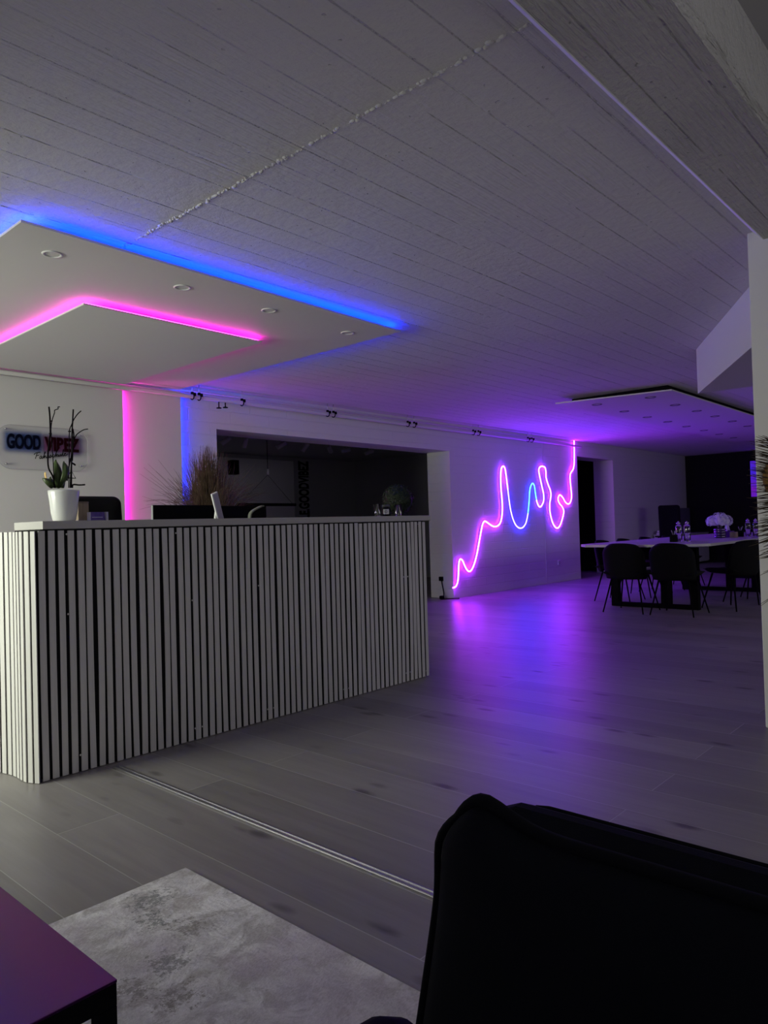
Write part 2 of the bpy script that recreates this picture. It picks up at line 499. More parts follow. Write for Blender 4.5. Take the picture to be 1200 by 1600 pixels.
for h0, h1, zb, zt in HB:
    k += 1; w = MB()
    for y0, y1, z0, z1 in ((h0, h0 + .06, zb, zt), (h1 - .06, h1, zb, zt), (h0, h1, zb, zb + .06), (h0, h1, zt - .06, zt), ((h0 + h1) / 2 - .03, (h0 + h1) / 2 + .03, zb, zt)):
        w.box(WX - 0.14, WX - 0.06, y0, y1, z0, z1)
    wo = struct(w.build('window_%d' % k, M_WHITE))
    MB().box(WX - 0.105, WX - 0.095, h0 + .03, h1 - .03, zb + .03, zt - .03).build('window_pane', M_GLASS, wo)
for h0, h1, zb, zt in HR:
    k += 1; w = MB()
    for x0, x1, z0, z1 in ((h0, h0 + .06, zb, zt), (h1 - .06, h1, zb, zt), (h0, h1, zb, zb + .06), (h0, h1, zt - .06, zt), ((h0 + h1) / 2 - .03, (h0 + h1) / 2 + .03, zb, zt)):
        w.box(x0, x1, WYB - 0.14, WYB - 0.06, z0, z1)
    wo = struct(w.build('window_%d' % k, M_WHITE))
    MB().box(h0 + .03, h1 - .03, WYB - 0.105, WYB - 0.095, zb + .03, zt - .03).build('window_pane', M_GLASS, wo)

# partition stub at the right (the pillar) with a skirting
struct(MB().box(3.92, 4.38, WYB, 1.048, 0, 2.452, 0.006).build('wall_pillar', M_PILLAR))
struct(MB().box(3.905, 3.92, WYB, 1.03, 0, 0.06, 0.004).build('baseboard_pillar', M_WHITE))

# boxed-in duct running diagonally behind the pillar
A = (6.32, 2.115); B = (4.40, 1.045)
MBd = MB().prism([A, B, (B[0], B[1] - 0.40), (A[0], A[1] - 0.42)], lambda p: (p[0], p[1], 2.077), lambda p: (p[0], p[1], CEIL + 0.02))
struct(MBd.build('trim_3', M_PILLAR))

# dark rooms behind the openings
dr = MB()
dr.box(2.4, 11.3, 11.0, 11.2, 0, CEIL)
struct(dr.build('wall_dark_room_back', M_DARKGREY))
struct(MB().box(2.2, 2.4, BACKY, 11.0, 0, CEIL).build('wall_dark_room_left', M_DARKGREY))
struct(MB().box(11.3, 11.5, BACKY, 11.0, 0, CEIL).build('wall_dark_room_right', M_DARKGREY))
struct(MB().box(11.5, 17.3, 8.6, 8.8, 0, CEIL).build('wall_dark_passage', M_BLACKWALL))
struct(MB().box(13.9, 14.1, BACKY, 8.6, 0, CEIL).build('wall_dark_passage_side', M_BLACKWALL))
struct(MB().box(2.4, 11.3, BACKY + 0.001, 11.0, CEIL - 0.012, CEIL - 0.002).build('trim_4', M_DARKGREY))
struct(MB().box(2.42, 9.50, 10.93, 10.999, 0, 2.36).build('trim_5', M_MIDGREY))
struct(MB().box(11.5, 13.9, BACKY + 0.001, 8.6, CEIL - 0.012, CEIL - 0.002).build('trim_6', M_BLACKWALL))
# black floor strip mat of the dark rooms is the same laminate: nothing to add

# ---------------------------------------------------------------- nested light panels: ceiling and wall
def ledmat(name, col, L): return emis(name, col, L)
C_BLUE, C_PINK = (0.0, 0.022, 1.0), (1.0, 0.016, 0.62)
EM_BLUE = ledmat('blue_led', C_BLUE, L_BLUE); EM_PINK = ledmat('pink_led', C_PINK, L_PINK)
EM_WBLUE = ledmat('blue_wall_led', C_BLUE, L_WBLUE); EM_WPINK = ledmat('pink_wall_led', C_PINK, L_WPINK)

def quad_panel(mb, q, z0, z1):
    mb.prism(q, lambda p: (p[0], p[1], z0), lambda p: (p[0], p[1], z1))
bq = [(1.296, 3.225), (3.886, 3.300), (3.87, 6.06), (1.30, 6.06)]
bp = thing('ceiling_panel', 'large white suspended ceiling panel glowing blue around its edge above the reception desk', 'ceiling panel', (2.6, 4.6, 2.40))
off = Vector((2.6, 4.6, 2.40))
m_ = MB(); quad_panel(m_, [(x - off.x, y - off.y) for x, y in bq], 0.0, 0.012); m_.build('panel_board', M_BOARD, bp)
s_ = MB()
def strip(mb, a, b, z0, z1, w=0.003):
    a = Vector(a); b = Vector(b); d = (b - a).normalized(); n = Vector((-d.y, d.x))
    mb.prism([a + n * w / 2, b + n * w / 2, b - n * w / 2, a - n * w / 2], lambda p: (p.x - off.x, p.y - off.y, z0 - off.z), lambda p: (p.x - off.x, p.y - off.y, z1 - off.z))
ins = 0.030
strip(s_, (1.296 + ins, 3.225 + ins), (3.886 - ins, 3.300 + ins), 2.4125, 2.4225)
strip(s_, (3.886 - ins, 3.300 + ins), (3.87 - ins, 6.0), 2.4125, 2.4225)
strip(s_, (1.296 + ins, 3.225 + ins), (1.30 + ins, 6.0), 2.4125, 2.4225)
s_.build('led_strip', EM_BLUE, bp)['label'] = 'glowing blue light strip'
h_ = MB()
for x, y in ((1.8, 3.8), (3.4, 3.8), (1.8, 5.4), (3.4, 5.4)): h_.box(x - off.x - .03, x - off.x + .03, y - off.y - .03, y - off.y + .03, 0.0125, 0.0499)
h_.build('spacer', M_STEEL, bp)

pq = [(1.955, 4.025), (3.245, 4.035), (3.262, 5.975), (1.955, 5.975)]
off = Vector((2.6, 5.0, 2.358))
pp = thing('ceiling_panel', 'smaller white ceiling panel glowing pink around its edge, hung below the blue-edged one', 'ceiling panel', off)
m_ = MB(); quad_panel(m_, [(x - off.x, y - off.y) for x, y in pq], 0.0, 0.010); m_.build('panel_board', M_BOARD, pp)
s_ = MB(); ins = 0.018
strip(s_, (1.955 + ins, 4.025 + ins), (3.245 - ins, 4.035 + ins), 2.3685, 2.3765)
strip(s_, (3.245 - ins, 4.035 + ins), (3.262 - ins, 5.95), 2.3685, 2.3765)
strip(s_, (1.955 + ins, 4.025 + ins), (1.955 + ins, 5.95), 2.3685, 2.3765)
s_.build('led_strip', EM_PINK, pp)['label'] = 'glowing pink light strip'
h_ = MB()
for x, y in ((2.2, 4.4), (3.0, 4.4), (2.2, 5.5), (3.0, 5.5)): h_.box(x - off.x - .03, x - off.x + .03, y - off.y - .03, y - off.y + .03, 0.0105, 0.0419)
h_.build('spacer', M_STEEL, pp)

# matching boards on the wall
off = Vector((2.6, 6.1, 0.0))
wb_ = thing('wall_board', 'tall white wall board behind the desk with a blue glow along its edge', 'wall panel', off)
MB().box(1.30 - off.x, 3.892 - off.x, -0.012, 0.0, 0.02, 2.385).build('panel_board', M_BOARD, wb_)
MB().box(3.872 - off.x, 3.876 - off.x, 0.004, 0.020, 0.04, 2.37).build('led_strip', EM_WBLUE, wb_)['label'] = 'glowing blue light strip'
MB().box(1.6 - off.x, 3.4 - off.x, 0.001, 0.029, 0.5, 0.54).box(1.6 - off.x, 3.4 - off.x, 0.001, 0.029, 1.9, 1.94).build('batten', M_STEEL, wb_)
off = Vector((2.6, 6.06, 0.0))
wp_ = thing('wall_board', 'white wall board carrying the sign, with a pink glow along its edge', 'wall panel', off)
MB().box(1.955 - off.x, 3.277 - off.x, -0.010, 0.0, 0.02, 2.318).build('panel_board', M_BOARD, wp_)
MB().box(3.262 - off.x, 3.266 - off.x, 0.004, 0.018, 0.04, 2.305).build('led_strip', EM_WPINK, wp_)['label'] = 'glowing pink light strip'
MB().box(2.1 - off.x, 3.1 - off.x, 0.001, 0.027, 0.5, 0.54).box(2.1 - off.x, 3.1 - off.x, 0.001, 0.027, 1.9, 1.94).build('batten', M_STEEL, wp_)

# ---------------------------------------------------------------- downlights
def downlight(x, y, z, r, label, group, lensmat, ringmat=None):
    t = thing('downlight', label, 'ceiling light', (x, y, z), 0, group)
    MB().lathe([(r * 0.70, -0.0005), (r * 0.78, -0.004), (r * 0.95, -0.005), (r, -0.001), (r * 0.98, 0.0)], 24).build('trim_ring', ringmat or M_WHITE, t)
    MB().lathe([(0.0005, 0.003), (r * 0.5, 0.002), (r * 0.72, -0.0006)], 24).build('lens', lensmat, t)
    return t
M_LENS = mat('frosted_lens', (0.22, 0.22, 0.24), 0.4)
M_RINGD = mat('dark_ring', (0.10, 0.10, 0.11), 0.5)
M_LENSD = mat('dark_lens', (0.05, 0.05, 0.06), 0.35)
ordn = ['first', 'second', 'third', 'fourth', 'fifth', 'sixth', 'seventh', 'eighth']
for i, (x, y) in enumerate(((1.548, 3.497), (2.265, 3.499), (2.888, 3.516), (3.623, 3.562))):
    downlight(x, y, 2.40, 0.048, '%s round recessed downlight from the left in the blue-edged ceiling panel' % ordn[i], 'downlights in the blue-edged panel', M_LENS)

# ---------------------------------------------------------------- far ceiling panel with its two rows of lights
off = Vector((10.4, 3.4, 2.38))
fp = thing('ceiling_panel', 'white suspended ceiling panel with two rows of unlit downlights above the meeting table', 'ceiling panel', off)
m_ = MB(); quad_panel(m_, [(x - off.x, y - off.y) for x, y in ((7.53, 4.10), (7.74, 2.855), (14.1, 2.86), (14.1, 4.10))], 0.0, 0.014); m_.build('panel_board', M_BOARD, fp)
MB().box(-2.62, 3.55, -0.49, 0.62, 0.0145, 0.0699).build('spacer', M_BLACK, fp)  # black block stands in for the shade in the gap above the panel
row1 = [(7.96, 3.8), (8.75, 3.82), (9.51, 3.84), (10.22, 3.84), (11.0, 3.86), (11.75, 3.86), (12.53, 3.88), (13.34, 3.9)]
row2 = [(7.98, 3.18), (8.77, 3.2), (9.5, 3.2), (10.22, 3.21), (10.99, 3.22), (11.78, 3.24)]
for i, (x, y) in enumerate(row1):
    downlight(x, y, 2.38, 0.060, '%s unlit downlight from us in the row nearer the neon wall above the meeting table' % ordn[i], 'downlights over the meeting table', M_LENSD, M_RINGD)
for i, (x, y) in enumerate(row2):
    downlight(x, y, 2.38, 0.060, '%s unlit downlight from us in the row nearer the boxed duct above the meeting table' % ordn[i], 'downlights over the meeting table', M_LENSD, M_RINGD)

# ---------------------------------------------------------------- pipe under the ceiling with its clamps
pl_ = MB().tube([(WX + 0.02, 6.005, 2.333), (3.2, 6.005, 2.333), (8, 6.005, 2.333), (11.9, 6.005, 2.333)], 0.0205, 12)
pl_.tube([(WX + 0.02, 6.10, 2.405), (11.80, 6.10, 2.405)], 0.010, 8)
po = pl_.build('pipe', M_PIPE); tag(po, 'long white pipe running under the ceiling along the block wall', 'pipe')
cl_names = [('just past the blue wall glow', 3.968), ('just past the blue wall glow', 4.045), ('over the dark opening', 4.552), ('above the middle of the dark opening', 5.751), ('above the middle of the dark opening', 5.843),
            ('above the right part of the dark opening', 7.164), ('above the right part of the dark opening', 7.294), ('above the tall neon loop', 8.615), ('above the tall neon loop', 8.745), ('towards the end of the neon wall', 10.109), ('towards the end of the neon wall', 10.228)]
prev = {}
for nm, x in cl_names:
    multi = sum(1 for a in cl_names if a[0] == nm) > 1
    side = ''
    if multi:
        side = 'right-hand ' if nm in prev else 'left-hand '
        prev[nm] = 1
    t = thing('pipe_clamp', '%sdark pipe clamp hanging from the ceiling %s' % (side, nm), 'pipe clamp', (x, 6.005, CEIL), 0, 'clamps of the ceiling pipe')
    MB().tube([(0, 0, 0), (0, 0, -0.085)], 0.0035, 8).build('rod', M_STEEL, t)
    MB().tube([(0.0, 0.0285 * sin(a), -0.117 + 0.0285 * cos(a)) for a in [2 * pi * i / 16 for i in range(16)]], 0.0055, 8, closed=True).box(-0.012, 0.012, -0.010, 0.010, -0.094, -0.072, 0.002).box(-0.006, 0.016, -0.042, -0.0255, -0.115, -0.085, 0.002).build('clip', M_BLACK, t)
for nm, x, z in (('left one of two dark T-shaped hooks under the pipe', 4.27, 2.249), ('right one of two dark T-shaped hooks under the pipe', 4.347, 2.262)):
    t = thing('pipe_hook', nm, 'hook', (x, 6.005, z), 0, 'dark hooks under the pipe')
    MB().tube([(0, 0, 0.002), (0, 0, 2.316 - z)], 0.006, 8).build('stem', M_BLACK, t)
    MB().lathe([(0.001, 0), (0.026, 0.0), (0.027, 0.005), (0.018, 0.010), (0.007, 0.012)], 16).build('foot', M_BLACK, t)

# ---------------------------------------------------------------- neon line on the wall
NEON = [(8.166, 0.152), (8.229, 0.168), (8.274, 0.223), (8.297, 0.325), (8.311, 0.45), (8.332, 0.522), (8.368, 0.539), (8.41, 0.512), (8.463, 0.43), (8.515, 0.374), (8.568, 0.354), (8.625, 0.378), (8.692, 0.459), (8.759, 0.585), (8.821, 0.745), (8.878, 0.896), (8.922, 1.004), (8.964, 1.054), (9.011, 1.062), (9.08, 1.034), (9.177, 0.995), (9.256, 0.98), (9.346, 0.996), (9.415, 1.051), (9.463, 1.176), (9.473, 1.358), (9.452, 1.562), (9.454, 1.744), (9.477, 1.859), (9.534, 1.898), (9.582, 1.863), (9.612, 1.726), (9.643, 1.543), (9.688, 1.289), (9.743, 1.127), (9.822, 1.01), (9.906, 0.955), (9.981, 0.941), (10.062, 0.958), (10.147, 1.028), (10.211, 1.17), (10.259, 1.361), (10.288, 1.53), (10.33, 1.615), (10.388, 1.657), (10.437, 1.617), (10.463, 1.508), (10.493, 1.387), (10.536, 1.309), (10.591, 1.277), (10.655, 1.299), (10.718, 1.376), (10.725, 1.487), (10.676, 1.622), (10.622, 1.768), (10.596, 1.878), (10.633, 1.928), (10.711, 1.946), (10.798, 1.93), (10.823, 1.861), (10.826, 1.762), (10.883, 1.651), (10.951, 1.553), (10.966, 1.465), (10.917, 1.327), (10.914, 1.215), (10.951, 1.09), (11.024, 0.976), (11.137, 0.916), (11.243, 0.959), (11.34, 1.085), (11.39, 1.2), (11.343, 1.277), (11.243, 1.341), (11.206, 1.404), (11.236, 1.463), (11.294, 1.476), (11.38, 1.431), (11.464, 1.354), (11.57, 1.326), (11.648, 1.368), (11.688, 1.473), (11.668, 1.656), (11.655, 1.786), (11.683, 1.865), (11.775, 1.934), (11.82, 2.028), (11.835, 2.161), (11.844, 2.294), (11.846, 2.37), (11.846, 2.448)]
npts = smooth_path([(x, 6.113, z) for x, z in NEON], 4)
nn = thing('neon_tube', 'glowing pink and blue neon flex drawn in a wavy line on the block wall', 'neon light', (8.166, 6.113, 0.152))
no = Vector((8.166, 6.113, 0.152))
segs = [(0, 24, 'magenta'), (24, 32, 'pink'), (32, 40, 'blue'), (40, 47, 'azure'), (47, 56, 'violet'), (56, 69, 'pink'), (69, len(NEON) - 1, 'magenta')]
NCOL = {'magenta': (0.36, 0.019, 1.0), 'pink': (0.21, 0.018, 1.0), 'violet': (0.11, 0.016, 1.0), 'blue': (0.018, 0.013, 1.0), 'azure': (0.004, 0.026, 1.0)}
NS = {'magenta': 1.0, 'pink': 1.1, 'violet': 1.25, 'blue': 1.0, 'azure': 0.9}
emn = {k: emis('neon_' + k, NCOL[k], L_NEON * NS[k]) for k in NCOL}
chan = MB()
for a, b, cn in segs:
    tb = MB().tube([p - no for p in npts[a * 4:b * 4 + 1]], 0.0105, 12, caps=False)
    fr_, bk_ = MB(), chan
    for f_ in tb.f:
        k_ = f_[0] // 12; c_ = sum((Vector(tb.v[i_]) for i_ in f_), Vector()) / 4
        tgt = fr_ if c_.y < 0.0016 else bk_
        tgt.add([tb.v[i_] for i_ in f_], [(0, 1, 2, 3)], True)
    fr_.build('glowing_tube', emn[cn], nn)['label'] = {'magenta': 'magenta stretch of the tube', 'pink': 'pink stretch of the tube', 'blue': 'blue stretch of the tube', 'azure': 'light blue stretch of the tube', 'violet': 'violet stretch of the tube'}[cn]
chan.build('backing_channel', M_WHITE, nn)
for p in npts[3::14]:
    q_ = p - no; MB().box(q_.x - .006, q_.x + .006, q_.y + .004, 6.1298 - no.y, q_.z - .006, q_.z + .006).build('mounting_clip', M_WHITE, nn)

tag(MB().box(10.762, 10.798, 6.1258, 6.1297, 0.01, 2.32, 0.003).build('cable_conduit', M_PIPE), 'vertical white cable conduit on the block wall crossing the neon line', 'conduit')
so = thing('wall_socket', 'small white socket low on the block wall right of the conduit', 'socket', (11.197, 6.13, 0.33))
MB().box(-0.04, 0.04, -0.012, -0.0005, -0.04, 0.04, 0.003).build('cover_plate', M_WHITE, so)
MB().lathe([(0.021, -0.0125), (0.023, -0.016), (0.018, -0.0165)], 16, M=Matrix.Rotation(radians(0), 4, 'X') @ Matrix(((1, 0, 0, 0), (0, 0, 1, 0), (0, -1, 0, 0), (0, 0, 0, 1)))).build('outlet_ring', M_GREY, so)
for i, (dy, z0) in enumerate(((0.18, 0.22),)):
    t = MB().tube(smooth_path([(8.185, 6.33, 0.26), (8.18, 6.31, 0.18), (8.17, 6.28, 0.07), (8.10, 6.24, 0.012), (8.0, 6.20, 0.008), (8.12, 6.10, 0.008), (8.185, 6.02, 0.008)], 5), 0.007, 8)
    t.box(8.165, 8.199, 6.30, 6.36, 0.24, 0.30, 0.004); t.box(8.05, 8.11, 6.22, 6.27, 0.001, 0.045, 0.006)
    tag(t.build('power_cable', M_BLACK), 'black cable and plug on the floor beside the jamb of the dark opening', 'cable')

# ---------------------------------------------------------------- floor rail, rug
t = MB().box(1.606, 1.636, 0.2, 3.12, 0.0005, 0.004, 0.001).box(1.608, 1.615, 0.2, 3.12, 0.0041, 0.0065).box(1.628, 1.634, 0.2, 3.12, 0.0041, 0.0065)
tag(t.build('floor_rail', M_RAIL), 'thin aluminium transition strip lying across the plank floor', 'floor strip')
rg = MB(); n = 26
rp = [(1.257, 2.0), (1.245, -0.6), (-0.9, -0.6), (-0.9, 2.02)]
rg.prism(rp, lambda p: (p[0], p[1], 0.0006), lambda p: (p[0], p[1], 0.011))
tag(rg.build('area_rug', M_RUG), 'pale grey mottled rug with dark stains on the plank floor', 'rug')

# ---------------------------------------------------------------- reception desk
YF, TOPZ = 3.186, 1.109
dk = thing('reception_desk', 'reception desk clad in pale vertical slats with a flat grey top', 'reception desk', (0, 0, 0))
body = MB()
body.box(1.335, 3.93, 3.1885, 3.46, 0.005, 1.072)
body.box(1.36, 3.93, 3.46, 3.95, 0.005, 0.72)
body.build('carcass', M_FELT, dk)
MB().box(1.345, 4.02, YF, 3.49, 1.0735, TOPZ, 0.002).build('counter_top', M_TOP, dk)
MB().box(1.36, 3.93, 3.49, 4.0, 0.72, 0.75, 0.002).build('work_surface', M_TOP, dk)
fr = MB(); x = 1.3255; i = 0; rr = random.Random(3)
pitch = 0.0419
while x < 3.94:
    top = 1.068 - rr.uniform(0, 0.004); lean = rr.gauss(0, 0.0022)
    if 3.60 < x < 3.86: lean += 0.006 * sin((x - 3.60) / 0.26 * pi)
    dyy = rr.gauss(0, 0.0010)
    w = 0.0285 + rr.gauss(0, 0.0006)
    nz = 6
    a = [(x + lean * sin(pi * j / nz) + lean * 0.4 * j / nz, 0.003 + (top - 0.003) * j / nz) for j in range(nz + 1)]
    for j in range(nz):
        (xa, za), (xb, zb) = a[j], a[j + 1]
        vs = [(xa, YF - 0.001 + dyy, za), (xa + w, YF - 0.001 + dyy, za), (xa + w, 3.1882, za), (xa, 3.1882, za), (xb, YF - 0.001 + dyy, zb), (xb + w, YF - 0.001 + dyy, zb), (xb + w, 3.1882, zb), (xb, 3.1882, zb)]
        fs = [(0, 1, 5, 4), (1, 2, 6, 5), (3, 0, 4, 7)]
        if j == 0: fs.append((0, 3, 2, 1))
        if j == nz - 1: fs.append((4, 5, 6, 7))
        fr.add(vs, fs)
    x += pitch; i += 1
for sx, sz in ((1.365 + pitch * 2, 0.70), (1.365 + pitch * 3, 0.075), (1.365 + pitch * 2, 1.05), (1.365 + pitch * 17, 0.70), (1.365 + pitch * 17, 0.06), (1.365 + pitch * 18, 0.06), (1.365 + pitch * 15, 1.04), (1.365 + pitch * 27, 0.74), (1.365 + pitch * 28, 0.06), (1.365 + pitch * 29, 0.06), (1.365 + pitch * 42, 0.06), (1.365 + pitch * 43, 0.06), (1.365 + pitch * 56, 0.06), (1.365 + pitch * 57, 0.06), (1.365 + pitch * 56, 0.70), (1.365 + pitch * 57, 0.70), (1.365 + pitch * 60, 1.05), (1.365 + pitch * 61, 0.04)):
    fr.lathe([(0.0002, -0.0012), (0.0035, -0.0012), (0.0045, 0.0)], 10, M=Matrix.Translation((sx - 0.002, YF - 0.0018, sz)) @ Matrix(((1, 0, 0, 0), (0, 0, 1, 0), (0, -1, 0, 0), (0, 0, 0, 1))))
fr.build('front_slat_cladding', M_SLAT, dk, recalc=False)
# end cladding: a slat mat that sweeps back and flares outwards
sd = MB(); bk = MB()
SP = [(1.309, 3.1775), (1.294, 3.205), (1.2815, 3.238), (1.279, 3.272), (1.2815, 3.309), (1.2825, 3.346), (1.280, 3.386), (1.273, 3.427), (1.262, 3.466), (1.247, 3.506), (1.227, 3.543), (1.202, 3.577), (1.172, 3.606), (1.138, 3.630), (1.10, 3.65)]
path = [Vector((a_, b_, 0)) for a_, b_ in SP]
for p0, pn in zip(path, path[1:]):
    tt = (pn - p0).normalized(); L_ = min(0.0275, (pn - p0).length * 0.70); p1 = p0 + tt * L_
    nn_ = Vector((-tt.y, tt.x, 0)); nn_ = nn_ if nn_.x < 0 else -nn_
    sd.prism([(v.x, v.y) for v in (p0, p1, p1 + nn_ * 0.005, p0 + nn_ * 0.005)], lambda v: (v[0], v[1], 0.003), lambda v: (v[0], v[1], 1.066))
sd.build('side_slat_cladding', M_SLAT, dk)
vsb = []
for k_, p in enumerate(path):
    tt = (path[min(k_ + 1, len(path) - 1)] - path[max(k_ - 1, 0)]).normalized(); n2 = Vector((-tt.y, tt.x, 0)); n2 = -n2 if n2.x < 0 else n2
    vsb.append((p + n2 * 0.0005, p + n2 * 0.010))
for (a0, a1), (b0, b1) in zip(vsb, vsb[1:]):
    bk.prism([(a0.x, a0.y), (b0.x, b0.y), (b1.x, b1.y), (a1.x, a1.y)], lambda v: (v[0], v[1], 0.003), lambda v: (v[0], v[1], 1.066))
bk.build('side_backing', M_FELT, dk)

# ---------------------------------------------------------------- things on the counter
CT = TOPZ + 0.0005
def P(px, py, y): return at(px, py, 'y', y)
# orchid
oy = 3.335
b0 = P(100.5, 812, oy); ox = b0.x
oc = thing('potted_orchid', 'bare-stemmed orchid with green leaves in a white pot on the reception counter', 'plant', (ox, oy, CT))
rt, rb, ph = 0.0675, 0.045, 0.142
MB().lathe([(0.001, 0), (rb, 0), (rb + .004, 0.004), (rb + .012, 0.04), (rt - .006, 0.09), (rt, 0.13), (rt, ph), (rt - .005, ph), (rt - .006, 0.125), (0.001, 0.118)], 40).build('pot', M_WHITEGLOSS, oc)
M_STEM = mat('dark_orchid_stem', (0.006, 0.004, 0.005), 0.9, spec=0.1)
M_LEAF = varied('orchid_leaf', (0.035, 0.055, 0.018), (0.06, 0.09, 0.03), 18, 0.4)
M_SOIL = varied('bark_soil', (0.02, 0.014, 0.01), (0.06, 0.04, 0.025), 90, 0.9)
MB().lathe([(0.001, 0.126), (rt - 0.0065, 0.1245)], 24).build('soil', M_SOIL, oc)
oo = Vector((ox, oy, CT))
def zp(a, b, dy=0.0): return P(a / 7.62, 620 + b / 7.62, oy + dy) - oo
def oz(L, r, dys=(0, 0)):
    n_ = len(L); return smooth_path([zp(a, b, dys[0] + (dys[1] - dys[0]) * i_ / max(1, n_ - 1)) for i_, (a, b) in enumerate(L)], 4)
stems = [([(660, 1085), (625, 940), (580, 850), (570, 700), (590, 500), (600, 430), (595, 250), (583, 118)], 0.0027, (0.0, -0.03)),
         ([(645, 1085), (632, 740), (617, 560), (607, 410), (618, 290), (648, 195), (652, 160), (692, 143), (690, 122), (712, 120)], 0.0016, (-0.01, 0.02)),
         ([(850, 1085), (852, 800), (860, 400), (865, 300), (873, 150)], 0.0026, (0.01, 0.02)),
         ([(820, 1085), (824, 700), (826, 420), (850, 340), (880, 270), (925, 205), (966, 168)], 0.0018, (0.0, -0.02)),
         ([(835, 1085), (845, 850), (865, 600), (900, 470), (950, 420), (1000, 392), (1046, 384)], 0.0018, (0.02, 0.05)),
         ([(868, 380), (880, 470), (868, 590), (862, 760)], 0.0022, (0.015, 0.0)),
         ([(800, 1000), (822, 830), (850, 700), (862, 620)], 0.0022, (-0.01, 0.01)),
         ([(862, 1085), (872, 1045), (940, 1050), (1012, 1046)], 0.0026, (0.0, 0.0)),
         ([(858, 790), (880, 800), (898, 815)], 0.003, (0.0, 0.0))]
st = MB()
for L, r, dys in stems: st.tube(oz(L, r, dys), r * 1.35, 7)
for a, b in ((607, 288), (828, 412), (870, 480), (600, 440), (835, 740), (872, 500)):
    p = zp(a, b); st.box(p.x - .006, p.x + .006, p.y - .004, p.y + .004, p.z - .0025, p.z + .0025, 0.001)
st.build('stems', M_STEM, oc)
def leaf(mb, base, tip, w, sag=0.02, side=Vector((1, 0, 0)), bulge=0.012):
    base = Vector(base); tip = Vector(tip)
    def fn(u, v):
        c_ = base.lerp(tip, v) + Vector((0, -sag * sin(pi * v), 0))
        ww = w * (sin(pi * min(1, 0.10 + v * 0.9)) ** 0.7)
        return c_ + side * (u - 0.5) * ww + Vector((0, bulge * abs(u - 0.5) * 2, 0))
    mb.grid(fn, 6, 10)
lf = MB()
leaf(lf, zp(700, 1085), zp(670, 745), 0.042, 0.015)
leaf(lf, zp(720, 1085), zp(765, 765), 0.040, 0.045, Vector((0.93, 0.0, 0.35)))
leaf(lf, zp(640, 1080), zp(515, 965), 0.034, 0.02, Vector((0.75, 0, 0.65)))
leaf(lf, zp(760, 1085), zp(800, 900), 0.030, -0.02)
leaf(lf, zp(690, 1085), zp(610, 950), 0.028, -0.02)
lfo = lf.build('leaves', M_LEAF, oc); sm = lfo.modifiers.new('solid', 'SOLIDIFY'); sm.thickness = 0.0016
leafb = MB(); leaf(leafb, zp(560, 975), zp(545, 895), 0.009, 0.0)
lb = leafb.build('bud', mat('yellow_bud', (0.55, 0.36, 0.12), 0.6), oc); lb['label'] = 'dry yellowish bud'; lb.modifiers.new('solid', 'SOLIDIFY').thickness = 0.002
tri = [zp(795, 965, -0.02), zp(850, 880, -0.02), zp(900, 970, -0.02)]
MB().tube(tri + [tri[0]], 0.0028, 6).tube([zp(850, 900, -.02), zp(845, 1085, 0)], 0.0015, 6).build('triangle_clip', M_BLACK, oc)

p0 = P(122, 811, 3.42); p1 = P(134, 811, 3.42); ptop = P(128, 784, 3.42)
bx = thing('wooden_box', 'small brown wooden box behind the white orchid pot', 'box', ((p0.x + p1.x) / 2 + .003, 3.42, CT))
MB().box(-0.030, 0.022, -0.02, 0.03, 0.0, ptop.z - CT - 0.008, 0.0015).build('body', woodmat('box_wood', (0.20, 0.15, 0.10), (0.30, 0.235, 0.16)), bx)
MB().box(-0.031, 0.0225, -0.021, 0.031, ptop.z - CT - 0.0078, ptop.z - CT, 0.0015).build('lid', woodmat('box_lid_wood', (0.13, 0.095, 0.07), (0.2, 0.15, 0.10)), bx)

# business cards in a clear stand
c0 = P(144, 812, 3.30); c1 = P(164, 812, 3.30)
cx = (c0.x + c1.x) / 2
ch = thing('business_card_holder', 'clear stand of purple business cards on the reception counter', 'card holder', (cx, 3.30, CT), radians(6))
m_ = mat('violet_card_print', (0.10, 0.06, 0.26), 0.45); q = NT(m_)
q.l(q.ramp(q.noise(q.pos((9, 9, 9)), 3, 2), [(0.35, (0.13, 0.08, 0.30)), (0.7, (0.045, 0.03, 0.16))]), q.p.inputs['Base Color'])
MB().box(-0.042, 0.036, 0.0, 0.012, 0.002, 0.042, 0.0008, Matrix.Rotation(radians(-12), 4, 'X')).build('cards', m_, ch)
cdo = [o for o in COL.objects if o.parent == ch][0]
MB().box(-0.032, 0.024, -0.0012, -0.0004, 0.0155, 0.0175, 0, Matrix.Rotation(radians(-12), 4, 'X')).build('text_line', M_WHITE, cdo)
h_ = MB(); h_.box(-0.047, -0.043, -0.006, 0.02, 0.0, 0.040, 0.001); h_.box(0.037, 0.048, -0.006, 0.02, 0.0, 0.041, 0.001); h_.box(-0.047, 0.048, 0.014, 0.020, 0.0, 0.03, 0.001); h_.box(-0.047, 0.048, -0.008, 0.02, 0.0, 0.0015)
h_.build('holder', mat('frosted_acrylic', (0.45, 0.42, 0.55), 0.3), ch)

